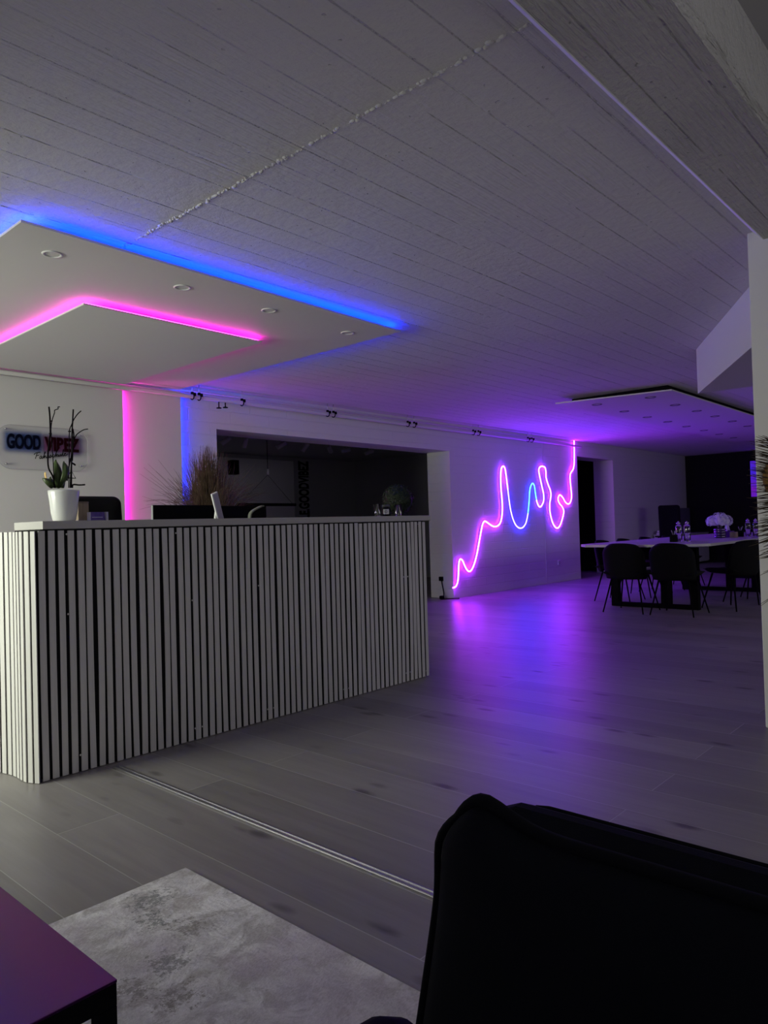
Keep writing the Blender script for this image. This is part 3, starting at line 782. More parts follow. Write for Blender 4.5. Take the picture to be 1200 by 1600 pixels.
# glasses, candle jar and boxwood ball at the far end of the counter
def tumbler(px, y, r0, r1, h, label, mat_l, fill):
    b = P(px, 806, y)
    t = thing('drinking_glass' if fill is None else 'candle_glass', label, 'glass', (b.x, y, CT))
    MB().lathe([(0.001, 0.0), (r0, 0.0), (r0 + .001, 0.003), (r1, h), (r1 - .0018, h), (r0 - .001, 0.008), (0.001, 0.008)], 28).build('glass_body', M_GLASS, t)
    if fill: MB().lathe([(0.001, 0.0085), (r0 - .002, 0.0085), (r0 + (r1 - r0) * .45 - .003, h * .45), (0.001, h * .45)], 24).build('wax', fill, t)
    return t
tumbler(590, 3.30, 0.018, 0.0265, 0.082, 'small flared glass with dark red wax beside the candle jar', M_GLASS, mat('wine_wax', (0.05, 0.005, 0.02), 0.4))
tumbler(622.5, 3.32, 0.021, 0.0235, 0.080, 'empty clear tumbler in front of the boxwood ball', M_GLASS, None)
b = P(603.5, 805, 3.31)
jar = thing('candle_jar', 'dark candle jar with a white label between two glasses on the counter', 'candle', (b.x, 3.31, CT))
MB().lathe([(0.001, 0), (0.028, 0), (0.030, 0.003), (0.030, 0.058), (0.027, 0.062), (0.001, 0.062)], 32).build('jar', M_BLACKGLOSS, jar)
MB().lathe([(0.001, 0.0625), (0.0275, 0.0625), (0.0275, 0.076), (0.025, 0.078), (0.001, 0.078)], 32).build('lid', mat('grey_lid', (0.10, 0.10, 0.105), 0.35), jar)
lab = MB()
a0 = math.atan2(-b.y, -b.x)
lab.grid(lambda u, v: Vector((0.0304 * cos(a0 + (u - 0.5) * 1.35), 0.0304 * sin(a0 + (u - 0.5) * 1.35), 0.014 + 0.034 * v)), 12, 1)
labo = lab.build('label', M_WHITE, jar)
em = MB()
em.grid(lambda u, v: Vector((0.0307 * cos(a0 + 0.30 * cos(2 * pi * u) * (0.55 + .45 * v)), 0.0307 * sin(a0 + 0.30 * cos(2 * pi * u) * (0.55 + .45 * v)), 0.031 + 0.010 * sin(2 * pi * u) * (0.55 + .45 * v))), 16, 1)
em.build('label_emblem', M_GREY, labo)

b = P(622, 785, 3.42); R = 0.118
bb = thing('boxwood_ball', 'round dark green boxwood ball standing at the end of the reception counter', 'plant', (b.x, 3.42, CT))
fo = MB(); fo.sphere((0, 0, R), R * 0.86, 20, 14)
rr = random.Random(11)
for i in range(2600):
    zz = rr.uniform(-1, 1); a = rr.uniform(0, 2 * pi); s_ = sqrt(1 - zz * zz)
    nrm = Vector((s_ * cos(a), s_ * sin(a), zz)); c_ = Vector((0, 0, R)) + nrm * R * rr.uniform(0.84, 0.97)
    if c_.z < 0.004: continue
    t1 = nrm.orthogonal().normalized(); t1 = Matrix.Rotation(rr.uniform(0, 6.28), 3, nrm) @ t1; t2 = nrm.cross(t1)
    d1 = (nrm * rr.uniform(0.3, 0.9) + t1).normalized() * 0.009; d2 = t2 * 0.0035
    fo.add([c_, c_ + d1 * .5 + d2, c_ + d1, c_ + d1 * .5 - d2], [(0, 1, 2, 3)])
fo.build('foliage', varied('boxwood_leaf', (0.006, 0.010, 0.005), (0.018, 0.027, 0.012), 60, 0.5), bb, recalc=False)
MB().lathe([(0.001, 0), (0.04, 0), (0.04, 0.006), (0.001, 0.006)], 20).build('base', M_BLACK, bb)

# ---------------------------------------------------------------- behind the counter
def office_chair(name, label, loc, rz, w, top, seat=0.48, headh=0.62, r=0.05):
    t = thing(name, label, 'chair', loc, rz)
    bk_ = MB()
    def outline(u):   # rounded rectangle
        pass
    b0_, h_ = top - headh, headh
    n_ = 22; pts2 = []
    for cx_, cz_, a0_ in ((w / 2 - r, b0_ + h_ - r, 0), (-w / 2 + r, b0_ + h_ - r, 90), (-w / 2 + r * 1.0, b0_ + r, 180), (w / 2 - r, b0_ + r, 270)):
        for i_ in range(7): pts2.append((cx_ + r * cos(radians(a0_ + 15 * i_)), cz_ + r * sin(radians(a0_ + 15 * i_))))
    def yc(x_, z_): return -0.23 + 0.05 * (2 * x_ / w) ** 2 - 0.06 * (z_ - b0_) / h_
    nP = len(pts2); cz = b0_ + h_ / 2
    vs = []; fs = []
    for ring, (sc_, dy_) in enumerate(((0.0, 0.035), (0.6, 0.035), (0.94, 0.028), (1.0, 0.0), (0.94, -0.028), (0.6, -0.035), (0.0, -0.035))):
        for x_, z_ in pts2:
            X_, Z_ = x_ * sc_, cz + (z_ - cz) * sc_
            vs.append((X_, yc(X_, Z_) + dy_, Z_))
    for ring in range(6):
        for i_ in range(nP):
            j_ = (i_ + 1) % nP; fs.append((ring * nP + i_, ring * nP + j_, (ring + 1) * nP + j_, (ring + 1) * nP + i_))
    bk_.add(vs, fs, True); bk_.build('backrest', M_CHAIR, t)
    MB().box(-0.25, 0.25, -0.22, 0.25, seat - 0.09, seat, 0.03).build('seat', M_CHAIR, t)
    MB().tube([(0, -0.24, b0_ + 0.08), (0, -0.25, seat - 0.10), (0, 0, seat - 0.13)], 0.022, 8).build('back_bracket', M_BLACK, t)
    MB().tube([(0, 0, 0.09), (0, 0, seat - 0.09)], 0.028, 12).build('gas_column', M_CHROME, t)
    bs = MB()
    for i_ in range(5):
        a = 2 * pi * i_ / 5; bs.tube([(0, 0, 0.12), (0.30 * cos(a), 0.30 * sin(a), 0.075)], [0.028, 0.016], 8)
    bs.build('star_base', M_BLACK, t)
    for i_ in range(5):
        a = 2 * pi * i_ / 5; MB().tube([(0.30 * cos(a) - 0.02 * sin(a), 0.30 * sin(a) + 0.02 * cos(a), 0.030), (0.30 * cos(a) + 0.02 * sin(a), 0.30 * sin(a) - 0.02 * cos(a), 0.030)], 0.029, 14).build('caster', M_BLACK, t)
    for s_ in (-1, 1):
        MB().tube([(s_ * 0.25, 0.05, seat - 0.07), (s_ * 0.29, 0.05, seat + 0.02), (s_ * 0.29, 0.04, seat + 0.18)], 0.014, 8).box(s_ * 0.29 - .035, s_ * 0.29 + .035, -0.10, 0.16, seat + 0.18, seat + 0.205, 0.008).build('armrest', M_BLACK, t)
    return t
office_chair('office_chair', 'black office chair behind the reception counter beside the pink wall glow', (2.31, 4.48, 0), pi, 0.43, 1.30)

def monitor(x0, x1, y, zt, label, dark):
    t = thing('computer_monitor', label, 'monitor', ((x0 + x1) / 2, y, 0.7505), 0, 'monitors behind the counter')
    w = (x1 - x0) / 2; zt -= 0.7505
    sh_ = MB().box(-w, w, -0.012, 0.012, zt - 0.33, zt, 0.004).build('screen_housing', M_BLACK, t)
    MB().box(-w + .01, w - .01, 0.0122, 0.0128, zt - 0.32, zt - .01).build('display', M_BLACKGLOSS, sh_)
    MB().tube([(0, -0.02, 0.01), (0, -0.02, zt - 0.12)], 0.018, 10).build('stand_column', M_BLACK, t)
    MB().box(-0.11, 0.11, -0.09, 0.08, 0.0, 0.01, 0.003).build('base', M_BLACK, t)
    return t
m1 = monitor(2.195, 2.612, 3.75, 1.2015, 'black monitor seen from behind, beside the office chair', 1)
MB().box(-0.2118, -0.2092, -0.0128, 0.004, 0.118, 0.449).build('side_trim', M_GREY, m1)['label'] = 'pale metal edge'
monitor(2.618, 3.008, 3.75, 1.197, 'black monitor seen from behind, in front of the dried grass', 1)
# tilted tablet on a stand
ta = P(332, 768, 3.56); tb = P(352, 792, 3.56); tc_ = P(343, 768, 3.56)
tt_ = thing('tablet', 'white tilted tablet on a stand behind the counter in front of the dried grass', 'tablet', (ta.x + .03, 3.56, 0.7505))
Mt = Matrix.Translation((0.0, 0, ta.z - 0.7505 - 0.085)) @ Matrix.Rotation(radians(23), 4, 'Y').inverted() @ Matrix.Rotation(radians(12), 4, 'X')
MB().box(-0.022, 0.022, -0.006, 0.006, -0.09, 0.085, 0.003, Mt).build('housing', M_WHITE, tt_)
MB().box(-0.014, 0.018, -0.0075, -0.0062, -0.085, 0.078, 0, Mt).build('display', mat('grey_display', (0.36, 0.34, 0.42), 0.3), tt_)
MB().tube([(0.02, 0.02, 0.01), (0.0, 0.02, ta.z - 0.7505 - 0.15), (0.0, 0.008, ta.z - 0.7505 - 0.10)], 0.008, 8).lathe([(0.001, 0), (0.045, 0), (0.045, 0.01), (0.001, 0.012)], 24).build('stand', M_WHITE, tt_)
# arched strip
pa = [P(389.5, 812, 3.56), P(391, 803, 3.56), P(395, 798, 3.56), P(401, 794.5, 3.56), P(407, 791.5, 3.56), P(411, 790.5, 3.565)]
as_ = MB(); pth = smooth_path(pa, 5)
for a, b in zip(pth, pth[1:]):
    t_ = (b - a).normalized(); n_ = t_.cross(Vector((0, 1, 0))).normalized()
    as_.add([a - n_ * .004 + Vector((0, -.012, 0)), b - n_ * .004 + Vector((0, -.012, 0)), b - n_ * .004 + Vector((0, .012, 0)), a - n_ * .004 + Vector((0, .012, 0)), a + n_ * .004 + Vector((0, -.012, 0)), b + n_ * .004 + Vector((0, -.012, 0)), b + n_ * .004 + Vector((0, .012, 0)), a + n_ * .004 + Vector((0, .012, 0))],
            [(0, 1, 2, 3), (4, 7, 6, 5), (0, 4, 5, 1), (3, 2, 6, 7)])
e0, e1 = pth[0], pth[-1]
as_.tube([e0, Vector((e0.x, e0.y, 0.7505))], 0.006, 6)
tag(as_.build('arched_strip', varied('sage_strip', (0.16, 0.17, 0.13), (0.24, 0.25, 0.20), 30)), 'pale grey-green bent strip arching up behind the counter at the end of the monitors', 'strip')

# dried grass in a floor pot
gy = 5.35; gb = P(325, 793, gy)
gr = thing('dried_grass_plant', 'bushy brown dried grass plant in front of the blue wall glow', 'plant', (gb.x, gy, 0))
MB().lathe([(0.001, 0), (0.13, 0), (0.14, 0.02), (0.19, 0.60), (0.19, 0.64), (0.17, 0.64), (0.165, 0.58), (0.001, 0.57)], 32).build('pot', M_GREY, gr)
gl = MB(); rr = random.Random(5); base_z = 1.02
for i in range(1150):
    a = rr.uniform(0, 2 * pi); sp = abs(rr.gauss(0, 1)) * 0.24
    sp = min(sp, 0.60)
    H = rr.uniform(0.62, 1.0) * (0.80 if sp < 0.25 else 0.62) * 1.03
    bx_, by_ = rr.gauss(0, 0.03), rr.gauss(0, 0.03)
    p0 = Vector((bx_, by_, 0.58)); p1 = Vector((bx_ * 2 + cos(a) * sp * .18, by_ * 2 + sin(a) * sp * .18, base_z + 0.02)); p3 = Vector((bx_ + cos(a) * sp * 1.0, by_ + sin(a) * sp * 0.7, base_z + H * 0.95 - sp * .35))
    p2 = p1.lerp(p3, 0.5) + Vector((0, 0, 0.05 + sp * .12))
    pth = smooth_path([p0, p1, p2, p3], 3)
    gl.tube(pth, [0.0028 + (0.0006 - 0.0028) * (k_ / (len(pth) - 1)) ** 1.5 for k_ in range(len(pth))], 3, caps=False)
for i in range(46):   # wide arching blades
    a = rr.uniform(0, 2 * pi); sp = rr.uniform(0.35, 0.62)
    p0 = Vector((0, 0, 0.58)); p1 = Vector((cos(a) * .05, sin(a) * .05, base_z)); p3 = Vector((cos(a) * sp, sin(a) * sp * .7, base_z + rr.uniform(0.25, 0.62)))
    p2 = p1.lerp(p3, 0.5) + Vector((0, 0, 0.06))
    pth = smooth_path([p0, p1, p2, p3], 3)
    gl.tube(pth, [0.0028 + (0.0006 - 0.0028) * (k_ / (len(pth) - 1)) ** 1.5 for k_ in range(len(pth))], 3, caps=False)
gl.build('blades', varied('dried_grass_blade', (0.065, 0.040, 0.022), (0.17, 0.115, 0.07), 25, 0.7), gr, recalc=False)

# ---------------------------------------------------------------- text helper (built-in font turned into mesh)
def text_mesh(txt, height, sx, extrude, offset, space=1.0):
    cu = bpy.data.curves.new('lettering', 'FONT'); cu.body = txt; cu.size = 1.0; cu.extrude = 0.0; cu.offset = offset; cu.space_character = space
    o = bpy.data.objects.new('lettering', cu); COL.objects.link(o)
    bpy.context.view_layer.update()
    dg = bpy.context.evaluated_depsgraph_get()
    me = o.evaluated_get(dg).to_mesh()
    vs = [v.co.copy() for v in me.vertices]; fs = [tuple(p.vertices) for p in me.polygons]
    o.evaluated_get(dg).to_mesh_clear()
    COL.objects.unlink(o); bpy.data.objects.remove(o); bpy.data.curves.remove(cu)
    x0 = min(v.x for v in vs); x1 = max(v.x for v in vs); y0 = min(v.y for v in vs); y1 = max(v.y for v in vs)
    k_ = height / (y1 - y0)
    return [((v.x - x0) / (x1 - x0), (v.y - y0) * k_) for v in vs], fs

def letters(mb, txt, width, height, frame, thick, offset=0.03):
    """frame(u, v, w): u along the text, v up the letters, w out of the wall"""
    vs, fs = text_mesh(txt, height, 1, 0, offset)
    n_ = len(vs)
    V = [frame(x_ * width, y_, thick) for x_, y_ in vs] + [frame(x_ * width, y_, 0.0) for x_, y_ in vs]
    F = list(fs) + [tuple(i_ + n_ for i_ in reversed(f_)) for f_ in fs]
    ed = {}
    for f_ in fs:
        for a_, b_ in zip(f_, f_[1:] + f_[:1]): ed[(a_, b_)] = ed.get((a_, b_), 0) + 1
    for (a_, b_) in ed:
        if (b_, a_) not in ed: F.append((b_, a_, a_ + n_, b_ + n_))
    mb.add(V, F)

# ---------------------------------------------------------------- acrylic sign
SX0, SX1, SZ0, SZ1 = 2.205, 2.935, 1.577, 1.928
sg = thing('wall_sign', 'clear acrylic plate sign lettered GOOD VIBEZ on the wall behind the desk', 'sign', ((SX0 + SX1) / 2, 6.050, (SZ0 + SZ1) / 2))
so_ = Vector(((SX0 + SX1) / 2, 6.050, (SZ0 + SZ1) / 2))
hw, hh, rc = (SX1 - SX0) / 2, (SZ1 - SZ0) / 2, 0.11
rpoly = []
for cx_, cz_, a0_ in ((hw - rc, hh - rc, 0), (-hw + rc, hh - rc, 90), (-hw + rc, -hh + rc, 180), (hw - rc, -hh + rc, 270)):
    for i_ in range(10): rpoly.append((cx_ + rc * cos(radians(a0_ + 10 * i_)), cz_ + rc * sin(radians(a0_ + 10 * i_))))
# printed plate: clear, with a soft blue cloud behind GOOD and a soft red one behind VIBEZ
def plate_mat():
    m = bpy.data.materials.new('printed_acrylic'); m.use_nodes = True
    q = NT(m)
    q.p.inputs['Base Color'].default_value = (0.9, 0.9, 0.92, 1); q.p.inputs['Roughness'].default_value = 0.12
    tc = q.n('ShaderNodeTexCoord'); sep = q.n('ShaderNodeSeparateXYZ'); q.l(tc.outputs['Object'], sep.inputs[0])
    def cloud(x0, x1, z0, z1, soft):
        dx = q.math('SUBTRACT', q.math('ABSOLUTE', q.math('SUBTRACT', sep.outputs['X'], (x0 + x1) / 2)), (x1 - x0) / 2)
        dz = q.math('SUBTRACT', q.math('ABSOLUTE', q.math('SUBTRACT', sep.outputs['Z'], (z0 + z1) / 2)), (z1 - z0) / 2)
        dx = q.math('MAXIMUM', dx, 0.0); dz = q.math('MAXIMUM', dz, 0.0)
        d = q.math('SQRT', q.math('ADD', q.math('MULTIPLY', dx, dx), q.math('MULTIPLY', dz, dz)))
        return q.ramp(q.math('DIVIDE', d, soft), [(0.0, (0.62,)), (0.30, (0.34,)), (0.70, (0.07,)), (1.0, (0.0,))])
    cb = cloud(2.285 - so_.x, 2.530 - so_.x, 1.745 - so_.z, 1.850 - so_.z, 0.055)
    cr = cloud(2.580 - so_.x, 2.850 - so_.x, 1.742 - so_.z, 1.843 - so_.z, 0.055)
    tr = q.n('ShaderNodeBsdfTransparent'); tr.inputs[0].default_value = (0.975, 0.975, 0.98, 1)
    pr = q.n('ShaderNodeBsdfDiffuse')
    q.l(q.mix(q.ramp(sep.outputs['X'], [(0.46, (0.0,)), (0.5, (1.0,))]) if False else cr, (0.045, 0.10, 0.34), (0.34, 0.03, 0.085)), pr.inputs[0])
    mx = q.n('ShaderNodeMixShader'); q.l(q.math('MAXIMUM', cb, cr), mx.inputs[0]); q.l(tr.outputs[0], mx.inputs[1]); q.l(pr.outputs[0], mx.inputs[2])
    gl = q.n('ShaderNodeBsdfGlossy'); gl.inputs['Roughness'].default_value = 0.08
    m2 = q.n('ShaderNodeMixShader'); m2.inputs[0].default_value = 0.035; q.l(mx.outputs[0], m2.inputs[1]); q.l(gl.outputs[0], m2.inputs[2])
    q.l(m2.outputs[0], q.t.nodes['Material Output'].inputs[0])
    return m
MB().prism(rpoly, lambda p: (p[0], -0.026, p[1]), lambda p: (p[0], -0.020, p[1])).build('plate', plate_mat(), sg)
plo = [o for o in COL.objects if o.parent == sg][0]
rim = [(p[0], -0.023, p[1]) for p in rpoly]
MB().tube(rim, 0.0022, 6, closed=True).build('plate_edge', mat('bright_acrylic_edge', (0.55, 0.53, 0.56), 0.2), plo)
for x_, z_ in ((2.272, 1.894), (2.272, 1.618), (2.868, 1.880), (2.868, 1.622)):
    MB().lathe([(0.0005, -0.034), (0.007, -0.034), (0.008, -0.031), (0.008, -0.0265), (0.005, -0.0195), (0.005, 0.0)], 14, c=(0, 0, 0), M=Matrix.Translation((x_ - so_.x, 0, z_ - so_.z)) @ Matrix(((1, 0, 0, 0), (0, 0, 1, 0), (0, -1, 0, 0), (0, 0, 0, 1)))).build('standoff', M_CHROME, plo)
for w_, x0_, x1_, z0_, h_ in (('GOOD', 2.277, 2.538, 1.738, 0.119), ('VIBEZ', 2.570, 2.856, 1.735, 0.115)):
    mb_ = MB(); letters(mb_, w_, x1_ - x0_, h_, lambda u, v, w, x0_=x0_, z0_=z0_: (x0_ + u - so_.x, -0.027 - w, z0_ + v - so_.z), 0.008, 0.035)
    mb_.build('lettering', mat('letter_' + w_.lower(), (0.003, 0.004, 0.014) if w_ == 'GOOD' else (0.016, 0.001, 0.004), 0.9, spec=0.05), sg)['label'] = 'dark blue lettering GOOD' if w_ == 'GOOD' else 'dark red lettering VIBEZ'
# handwritten word Fahrschule as pen strokes
script = [[(0.0, 0.16), (0.4, 1.25)], [(-0.25, 1.0), (0.1, 1.3), (0.9, 1.38), (1.1, 1.34)], [(0.15, 0.72), (0.75, 0.78)],
          [(1.35, 0.52), (1.1, 0.55), (0.92, 0.3), (1.0, 0.05), (1.25, 0.2), (1.4, 0.5), (1.38, 0.1), (1.55, 0.05), (1.75, 0.4)],
          [(1.75, 0.4), (2.15, 1.25), (2.0, 1.2), (1.85, 0.05), (2.05, 0.45), (2.25, 0.5), (2.25, 0.1), (2.4, 0.1), (2.6, 0.4)],
          [(2.6, 0.4), (2.7, 0.55), (2.85, 0.5), (2.8, 0.1), (2.95, 0.08), (3.15, 0.4)],
          [(3.15, 0.4), (3.3, 0.6), (3.4, 0.25), (3.2, 0.0), (3.1, 0.08), (3.5, 0.2), (3.75, 0.45)],
          [(4.05, 0.5), (3.85, 0.55), (3.72, 0.25), (3.85, 0.02), (4.15, 0.2), (4.35, 0.5)],
          [(4.35, 0.5), (4.75, 1.3), (4.6, 1.25), (4.45, 0.05), (4.65, 0.45), (4.85, 0.5), (4.85, 0.1), (5.0, 0.1), (5.15, 0.45)],
          [(5.15, 0.45), (5.18, 0.12), (5.35, 0.08), (5.55, 0.5), (5.55, 0.12), (5.7, 0.1), (5.9, 0.5)],
          [(5.9, 0.5), (6.2, 1.3), (6.05, 1.25), (5.98, 0.1), (6.15, 0.08), (6.35, 0.3)],
          [(6.35, 0.3), (6.6, 0.45), (6.55, 0.6), (6.35, 0.4), (6.4, 0.05), (6.7, 0.1), (7.1, 0.4)]]
pen = MB(); s0 = Vector((2.495, 0, 1.668)); ax = 0.265 / 7.1
for L in script:
    pen.tube(smooth_path([(s0.x + a * ax - so_.x, -0.028, s0.z + b_ * 0.040 + a * ax * 0.17 - so_.z - 0.008) for a, b_ in L], 4), 0.0029, 6)
pen.build('script_lettering', M_BLACK, sg)['label'] = 'handwritten lettering Fahrschule'

# ---------------------------------------------------------------- dark room: spots, pendant, wall lettering
mb_ = MB(); tz = 10.997
letters(mb_, 'LE.GOODVIBEZ', 1.16, 0.27, lambda u, v, w: (9.945 - v, tz - w, 1.225 + u), 0.012, 0.03)
tag(mb_.build('wall_lettering', mat('matt_black_letter', (0.003, 0.003, 0.003), 0.9, spec=0.05)), 'tall black vertical lettering LE.GOODVIBEZ on the dark room wall', 'lettering')
tr_ = MB().box(5.3, 10.4, 8.48, 8.52, CEIL - 0.045, CEIL - 0.013)
tag(tr_.build('light_track', M_DARKGREY), 'dark ceiling track carrying the spotlights in the dark room', 'light track')
for i, (px, py, ang) in enumerate(((353, 683, 50), (383, 686, 0), (440, 691, 55), (477, 697, 30), (515, 700, -55), (541, 701, 80), (577, 705, 65))):
    p = at(px, py, 'y', 8.5)
    t = thing('spotlight', '%s grey track spotlight from the left in the dark room' % ordn[i], 'spotlight', (p.x, 8.5, CEIL - 0.0455), 0, 'track spotlights in the dark room')
    MB().tube([(0, 0, 0), (0, 0, -0.06)], 0.01, 8).build('stem', M_PIPE, t)
    Mr = Matrix.Translation((0, 0, -0.10)) @ Matrix.Rotation(radians(ang), 4, 'Y') @ Matrix.Rotation(radians(25), 4, 'X')
    MB().lathe([(0.001, -0.085), (0.032, -0.085), (0.036, -0.08), (0.036, 0.06), (0.03, 0.07), (0.001, 0.07)], 16, M=Mr).build('head', M_PIPE, t)
pd = thing('pendant_lamp', 'thin dark linear pendant lamp on a triangular wire in the dark room', 'lamp', (7.285, 9.0, 0))
MB().tube([(0, 0, CEIL - 0.013), (0, 0, 1.93)], 0.006, 6).build('cable', M_BLACK, pd)
MB().tube([(0, 0, 1.98), (0, 0, 1.89)], 0.022, 10).build('connector', M_MIDGREY, pd)
MB().tube([(-0.545, 0, 1.44), (0, 0, 1.89), (0.49, 0, 1.44)], 0.0035, 6).build('suspension_wire', M_BLACK, pd)
MB().box(-0.60, 0.56, -0.02, 0.02, 1.40, 1.445, 0.004).build('lamp_bar', M_BLACK, pd)
p = at(360, 731, 'y', 10.93)
sp_ = thing('wall_speaker', 'small black speaker on the dark room wall above the dried grass', 'speaker', (p.x, 10.93, p.z))
MB().box(-0.08, 0.08, -0.16, -0.03, -0.13, 0.13, 0.008).build('housing', M_BLACK, sp_)
MB().box(-0.068, 0.068, -0.166, -0.161, -0.118, 0.118, 0.003).build('grille', M_BLACKGLOSS, sp_)
MB().box(-0.02, 0.02, -0.03, -0.0005, -0.03, 0.03).build('bracket', M_STEEL, sp_)

# ---------------------------------------------------------------- meeting table and what stands on it
TX0, TX1, TY0, TY1 = 7.95, 13.6, 2.68, 4.14
mt = thing('meeting_table', 'long pale meeting table on black frame legs at the far end of the room', 'table', (0, 0, 0))
cut = 0.28
tp = [(TX0, TY0 + cut), (TX0, TY1 - cut * .5), (TX0 + cut * .6, TY1), (TX1 - cut, TY1), (TX1, TY1 - cut), (TX1, TY0 + cut), (TX1 - cut, TY0), (TX0 + cut, TY0)]
MB().prism(tp, lambda p: (p[0], p[1], 0.722), lambda p: (p[0], p[1], 0.75)).build('tabletop', mat('pale_table_laminate', (0.52, 0.50, 0.52), 0.3), mt)
for fx in (8.42, 10.75, 13.0):
    g_ = MB(); y0, y1 = 2.88, 3.90
    for a, b in ((y0, y0 + .09), (y1 - .09, y1)): g_.box(fx - .04, fx + .04, a, b, 0.001, 0.70, 0.003)
    g_.box(fx - .04, fx + .04, y0 + .09, y1 - .09, 0.001, 0.05, 0.003); g_.box(fx - .04, fx + .04, y0 + .09, y1 - .09, 0.65, 0.70, 0.003)
    g_.box(fx - .035, fx + .035, 3.19, 3.30, 0.05, 0.65)
    g_.build('frame_leg', M_BLACKMETAL, mt)
MB().box(8.46, 12.96, 3.33, 3.45, 0.66, 0.7215).build('rail', M_BLACKMETAL, mt)

M_HYD = varied('hydrangea_petal', (0.60, 0.56, 0.78), (0.86, 0.82, 0.90), 30, 0.8)
vs_ = thing('flower_vase', 'pale hydrangea bouquet in a dark ribbed vase on the meeting table', 'vase', (10.25, 3.21, 0.7505))
pr_ = [(0.001, 0), (0.055, 0)]
for i in range(4):
    z0 = 0.004 + i * 0.031
    pr_ += [(0.062, z0), (0.076, z0 + .008), (0.078, z0 + .0155), (0.076, z0 + .023), (0.062, z0 + .030)]
pr_ += [(0.058, 0.132), (0.052, 0.13), (0.05, 0.02), (0.001, 0.018)]
MB().lathe(pr_, 32).build('vase', mat('smoked_chrome', (0.20, 0.17, 0.24), 0.10, 1.0), vs_)
fl = MB(); rr = random.Random(21)
for hx, hy, hz, hr in ((0, 0, 0.250, 0.090), (-0.03, 0.085, 0.222, 0.072), (0.02, -0.085, 0.222, 0.072), (0.06, 0.03, 0.22, 0.07), (-0.06, -0.03, 0.225, 0.07)):
    fl.sphere((hx, hy, hz), hr * .6, 12, 8)
    for i in range(170):
        zz = rr.uniform(-0.7, 1); a = rr.uniform(0, 2 * pi); s_ = sqrt(1 - zz * zz); nrm = Vector((s_ * cos(a), s_ * sin(a), zz))
        c_ = Vector((hx, hy, hz)) + nrm * hr * rr.uniform(0.75, 1.08); t1 = nrm.orthogonal().normalized(); t1 = Matrix.Rotation(rr.uniform(0, 6.28), 3, nrm) @ t1; t2 = nrm.cross(t1); w_ = 0.015
        for d1, d2 in ((t1, t2), (t2, -t1), (-t1, -t2), (-t2, t1)):
            fl.add([c_, c_ + (d1 + d2 * .5) * w_ + nrm * .003, c_ + (d1 + d2) * w_ * .8 + nrm * .005, c_ + (d2 + d1 * .5) * w_ + nrm * .003], [(0, 1, 2, 3)])
fl.build('flowers', M_HYD, vs_, recalc=False)
sm_ = MB()
for a in range(6): sm_.tube([(0.02 * cos(a), 0.02 * sin(a), 0.03), (0.03 * cos(a), 0.03 * sin(a), 0.22)], 0.004, 6)
sm_.build('stems', M_LEAF, vs_)

def carafe(x, y, label):
    t = thing('water_carafe', label, 'carafe', (x, y, 0.7505), 0, 'glass water carafes')
    MB().lathe([(0.001, 0), (0.036, 0), (0.038, 0.004), (0.038, 0.085), (0.034, 0.093), (0.038, 0.101), (0.038, 0.175), (0.030, 0.195), (0.022, 0.204), (0.022, 0.214), (0.019, 0.214), (0.027, 0.193), (0.035, 0.173), (0.035, 0.010), (0.001, 0.008)], 24).build('glass_body', M_GLASS, t)
    MB().lathe([(0.001, 0.2145), (0.024, 0.2145), (0.024, 0.226), (0.010, 0.230), (0.010, 0.242), (0.001, 0.244)], 18).build('stopper', M_CHROME, t)
carafe(8.97, 3.285, 'clear glass carafe on the meeting table beside the black pen cup')
carafe(8.97, 3.185, 'clear glass carafe on the meeting table, the one nearer the flower vase')
carafe(10.93, 3.05, 'clear glass carafe on the meeting table, next to the farther pen cup')
carafe(10.93, 2.95, 'clear glass carafe on the meeting table, partly cut off by the pillar edge')
def pencup(x, y, label):
    t = thing('pen_cup', label, 'cup', (x, y, 0.7505), 0, 'black pen cups on the meeting table')
    MB().box(-.036, .036, -.036, .036, 0, .085, .003).build('cup', M_BLACK, t)
    for dx, dy, h_ in ((-.01, .01, .14), (.012, -.004, .13), (.0, -.018, .145), (.016, .016, .125)):
        MB().tube([(dx * .6, dy * .6, .086), (dx * 1.8, dy * 1.8, h_)], .004, 6).build('pen', M_GREY, t)
pencup(8.80, 3.285, 'black square cup of pens in front of two carafes on the meeting table')
pencup(10.72, 3.09, 'black square cup of pens beyond the wooden cube on the meeting table')
tag(MB().box(10.36, 10.46, 3.045, 3.125, 0.7505, 0.825, 0.004).build('wooden_cube', woodmat('cube_wood', (0.22, 0.16, 0.11), (0.34, 0.26, 0.19))), 'small wooden cube on the meeting table beside the flower vase', 'box')
tb_ = thing('tissue_box', 'violet box with a pale tissue sticking out, behind the flower vase', 'tissue box', (10.52, 3.20, 0.7505))
MB().box(-.06, .06, -.075, .075, 0, .085, .003).build('box', mat('violet_box', (0.12, 0.05, 0.20), .5), tb_)
MB().grid(lambda u, v: Vector((0.01 * sin(9 * u), (u - .5) * .08 * (1 - .5 * v), 0.086 + v * .10 + .012 * sin(7 * u))), 10, 6).build('tissue', mat('tissue_paper', (0.7, 0.66, 0.78), .9), tb_)

